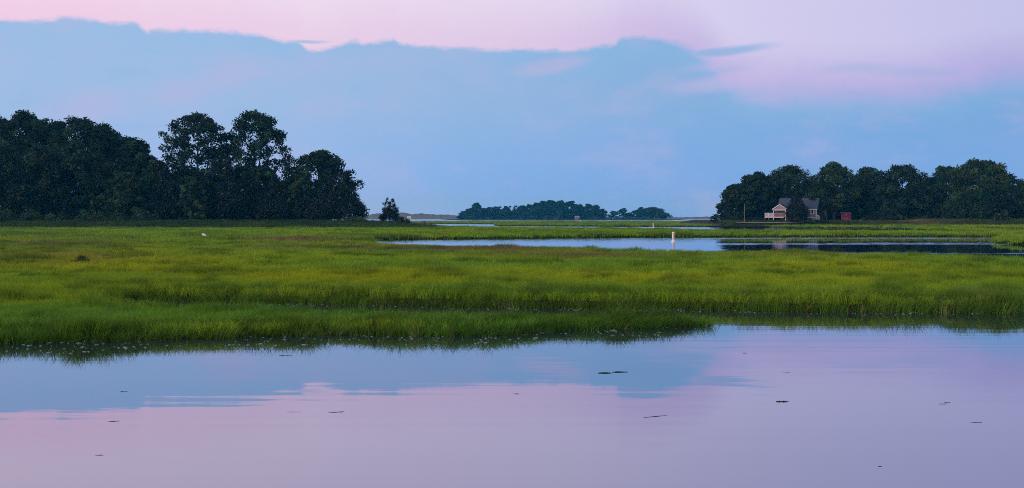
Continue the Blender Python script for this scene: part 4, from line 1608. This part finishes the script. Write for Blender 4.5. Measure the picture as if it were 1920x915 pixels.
tag(bd, 'white wading bird standing hunched in the marsh grass on the left', 'bird')

# ------------------------------------------------------------------ brown lump on the point
def lump(name, cx, cy, cz, parts, mat, seed):
    r = np.random.default_rng(seed)
    bm = bmesh.new()
    for (x, y, z, sx, sy, sz) in parts:
        g_ = bmesh.ops.create_icosphere(bm, subdivisions=2, radius=1)
        for v in g_['verts']:
            k = 1 + 0.18 * r.normal()
            v.co = Vector((x + v.co.x * sx * k, y + v.co.y * sy * k, z + v.co.z * sz * k))
    me = bpy.data.meshes.new(name)
    bm.to_mesh(me)
    bm.free()
    me.materials.append(mat)
    o = bpy.data.objects.new(name, me)
    COL.objects.link(o)
    o.location = (cx, cy, cz)
    return o


XL = (800 - 960) / F * 322
o = lump('boulder', XL, 322, 0.9, [(-0.9, 0, 0.55, 0.9, 0.8, 0.55), (0.3, 0.1, 0.35, 0.9, 0.8, 0.42), (1.5, 0, 0.05, 0.9, 0.7, 0.32)], M_rock, 9)
tag(o, 'brown weathered rock lying at the tip of the grassy point', 'rock')

# ------------------------------------------------------------------ far buildings and boats
def cottage(name, px, py_base, Y, w, h, wall, roofm, lab, cat, rz=0.2):
    z = H - (py_base - HY) / F * Y
    root = empty(name, ((px - 960) / F * Y, Y, z), rz)
    MB().box(-w / 2, w / 2, -w * 0.35, w * 0.35, -1.0, h * 0.6).build('wall', wall, root)
    m = MB()
    m.prism([(-w * 0.42, h * 0.6 + 0.01), (w * 0.42, h * 0.6 + 0.01), (0, h)], 'x', -w * 0.56, w * 0.56)
    m.build('roof', roofm, root)
    m = MB()
    m.box(-w * 0.2, w * 0.05, -w * 0.35 - 0.08, -w * 0.35 - 0.004, h * 0.15, h * 0.45)
    m.build('window', M_glass, root)
    return tag(root, lab, cat)


M_pinkwall = principled('pink_wall', (0.27, 0.20, 0.26), 0.7, 0.2, 0.05)
cottage('cottage', 1082, 410.3, 1425, 4.4, 3.0, M_pinkwall, M_gable, 'small pink cottage at the foot of the far island wood', 'cottage')
M_boat = principled('boat_white', (0.8, 0.78, 0.8), 0.4, 0.4, 0.05)


def boat(px, py, Y, L, lab):
    z = 0.0
    root = empty('boat', ((px - 960) / F * Y, Y, z), 0.15)
    V_, F_ = [], []
    st_ = [(-0.5, 0.7), (-0.25, 1.0), (0.1, 1.0), (0.35, 0.7), (0.5, 0.05)]
    for q, wd in st_:
        for yy, zz_ in ((-wd, 0.9), (-wd * 0.7, 0.0), (wd * 0.7, 0.0), (wd, 0.9)):
            V_.append((q * L, yy * L * 0.16, zz_ * L * 0.13 - 0.05))
    for i in range(4):
        for k in range(3):
            F_.append((i * 4 + k, i * 4 + k + 1, i * 4 + 5 + k, i * 4 + 4 + k))
        F_.append((i * 4 + 3, i * 4, i * 4 + 4, i * 4 + 7))
    F_.append((0, 1, 2, 3))
    m = MB()
    m.add(V_, F_)
    m.build('hull', M_boat, root)
    m = MB()
    m.prism([(-0.2 * L, L * 0.11), (0.12 * L, L * 0.11), (0.06 * L, L * 0.3), (-0.18 * L, L * 0.3)], 'y', -L * 0.1, L * 0.1)
    m.build('cabin', M_boat, root)
    return tag(root, lab, 'boat', 'boats in the far channel')


boat(1261, 411, 1000, 2.3, 'left one of two tiny white boats right of the far island')
boat(1268, 411, 1000, 2.0, 'right one of two tiny white boats right of the far island')
boat(1089, 411, 1000, 1.8, 'tiny white boat just right of the pink cottage')
boat(886, 412.5, 900, 1.4, 'tiny white boat off the left end of the far island')
M_cottage = principled('cottage_white', (0.7, 0.6, 0.64), 0.5, 0.4, 0.04)
cottage('cottage', 767, 410.6, 1700, 4.2, 3.4, M_cottage, M_cottage, 'tiny bright white cottage on the far shore right of the lone cedar', 'cottage')

# ------------------------------------------------------------------ things floating on the pond
def twig(px, py, wpx, thick, tilt, lab, mat=M_drift, lumps=0, bend=0.0, name='floating_twig'):
    X, Y = at(px, py)
    sc = F / Y
    L, rr = wpx / sc, thick / sc * 0.34
    r = np.random.default_rng(int(px * 7 + py))
    m = MB()
    n = 9
    pts, rad = [], []
    for i in range(n):
        q = i / (n - 1) - 0.5
        pts.append((L * q, L * (tilt * q * 1.2 + bend * q * q), rr * 0.25 + 0.15 * rr * r.normal()))
        rad.append(rr * (0.35 + 0.65 * math.sin(PI * (i + 0.6) / n)) * r.uniform(0.6, 1.2))
    m.tube(pts, rad, 6)
    for k in range(lumps):
        q = r.uniform(-0.4, 0.35)
        m.tube([(L * q, 0, rr), (L * (q + 0.06), L * 0.05, rr * 1.0), (L * (q + 0.14), L * 0.02, rr * 0.4)], [rr * 0.4, rr * 0.7, rr * 0.3], 6)
    o = m.build(name, mat, loc=(X, Y, 0.0))
    return tag(o, lab, 'twig' if name == 'floating_twig' else 'driftwood', 'debris floating on the pond')


twig(1134, 699.6, 26, 3.4, 0.05, 'dark knobbly driftwood, left piece of the end-to-end pair', lumps=3, name='driftwood')
twig(1163, 697.8, 30, 3.0, 0.12, 'dark knobbly driftwood, right piece of the end-to-end pair', lumps=3, name='driftwood')
twig(1467, 753.2, 24, 3.6, 0.0, 'dark clump of wood with thin tail, middle right of the pond', lumps=3, name='driftwood')
twig(1228, 781, 48, 1.8, 0.5, 'straight thin brown stick below the paired driftwood', M_stick)
twig(1768, 757.6, 16, 1.6, 0.0, 'lower of two thin twigs near the right edge', M_stick)
twig(1776, 755.2, 12, 1.8, 0.0, 'upper of two thin twigs near the right edge', lumps=1)
twig(1831, 792, 20, 1.6, -0.1, 'lone short twig nearest the right edge')
twig(629, 773, 30, 1.6, 0.2, 'bent dark twig on the pink reflection left of centre', lumps=1, bend=1.0)
twig(552, 772.5, 26, 1.2, 0.0, 'thin straight pale stick left of the bent dark twig', M_stick)
twig(536, 667, 26, 1.8, -0.1, 'thin dark twig near the left bank reflection', lumps=1)
twig(214, 790, 20, 1.8, 0.3, 'small crooked twig at the lower left', lumps=1)
twig(187, 853.5, 16, 1.8, 0.1, 'small dark twig lowest on the left', lumps=1)
twig(232, 734.5, 14, 1.8, 0.1, 'small dark twig on the blue reflection at the left', lumps=1)
twig(968, 738.5, 12, 1.6, -0.1, 'tiny dark twig on the pink reflection near the centre')
twig(1396, 662.3, 7, 1.8, 0.0, 'tiny speck of wood by the end of the point')
twig(1475, 699, 15, 1.2, 0.1, 'thin faint twig on the lavender water right of centre', M_stick)
twig(1650, 874.6, 7, 2.2, 0.0, 'tiny dark chip of wood near the bottom right')

# ------------------------------------------------------------------ haze
hz_m = bpy.data.materials.new('haze_air')
hz_m.use_nodes = True
t = NT(hz_m.node_tree)
t.n.clear()
pv = t.new('ShaderNodeVolumePrincipled')
pv.inputs['Color'].default_value = (0.05, 0.55, 1.0, 1)
pv.inputs['Absorption Color'].default_value = (1, 1, 1, 1)
pv.inputs['Density'].default_value = 0.000145
pv.inputs['Anisotropy'].default_value = 0.0
ho = t.new('ShaderNodeOutputMaterial')
t.l.new(pv.outputs[0], ho.inputs['Volume'])
hb_ = MB().box(-2600, 2600, -80, 2600, -1.6, 34)
tag(hb_.build('haze', hz_m), 'thin bluish evening haze over the whole marsh', 'haze', kind='stuff')
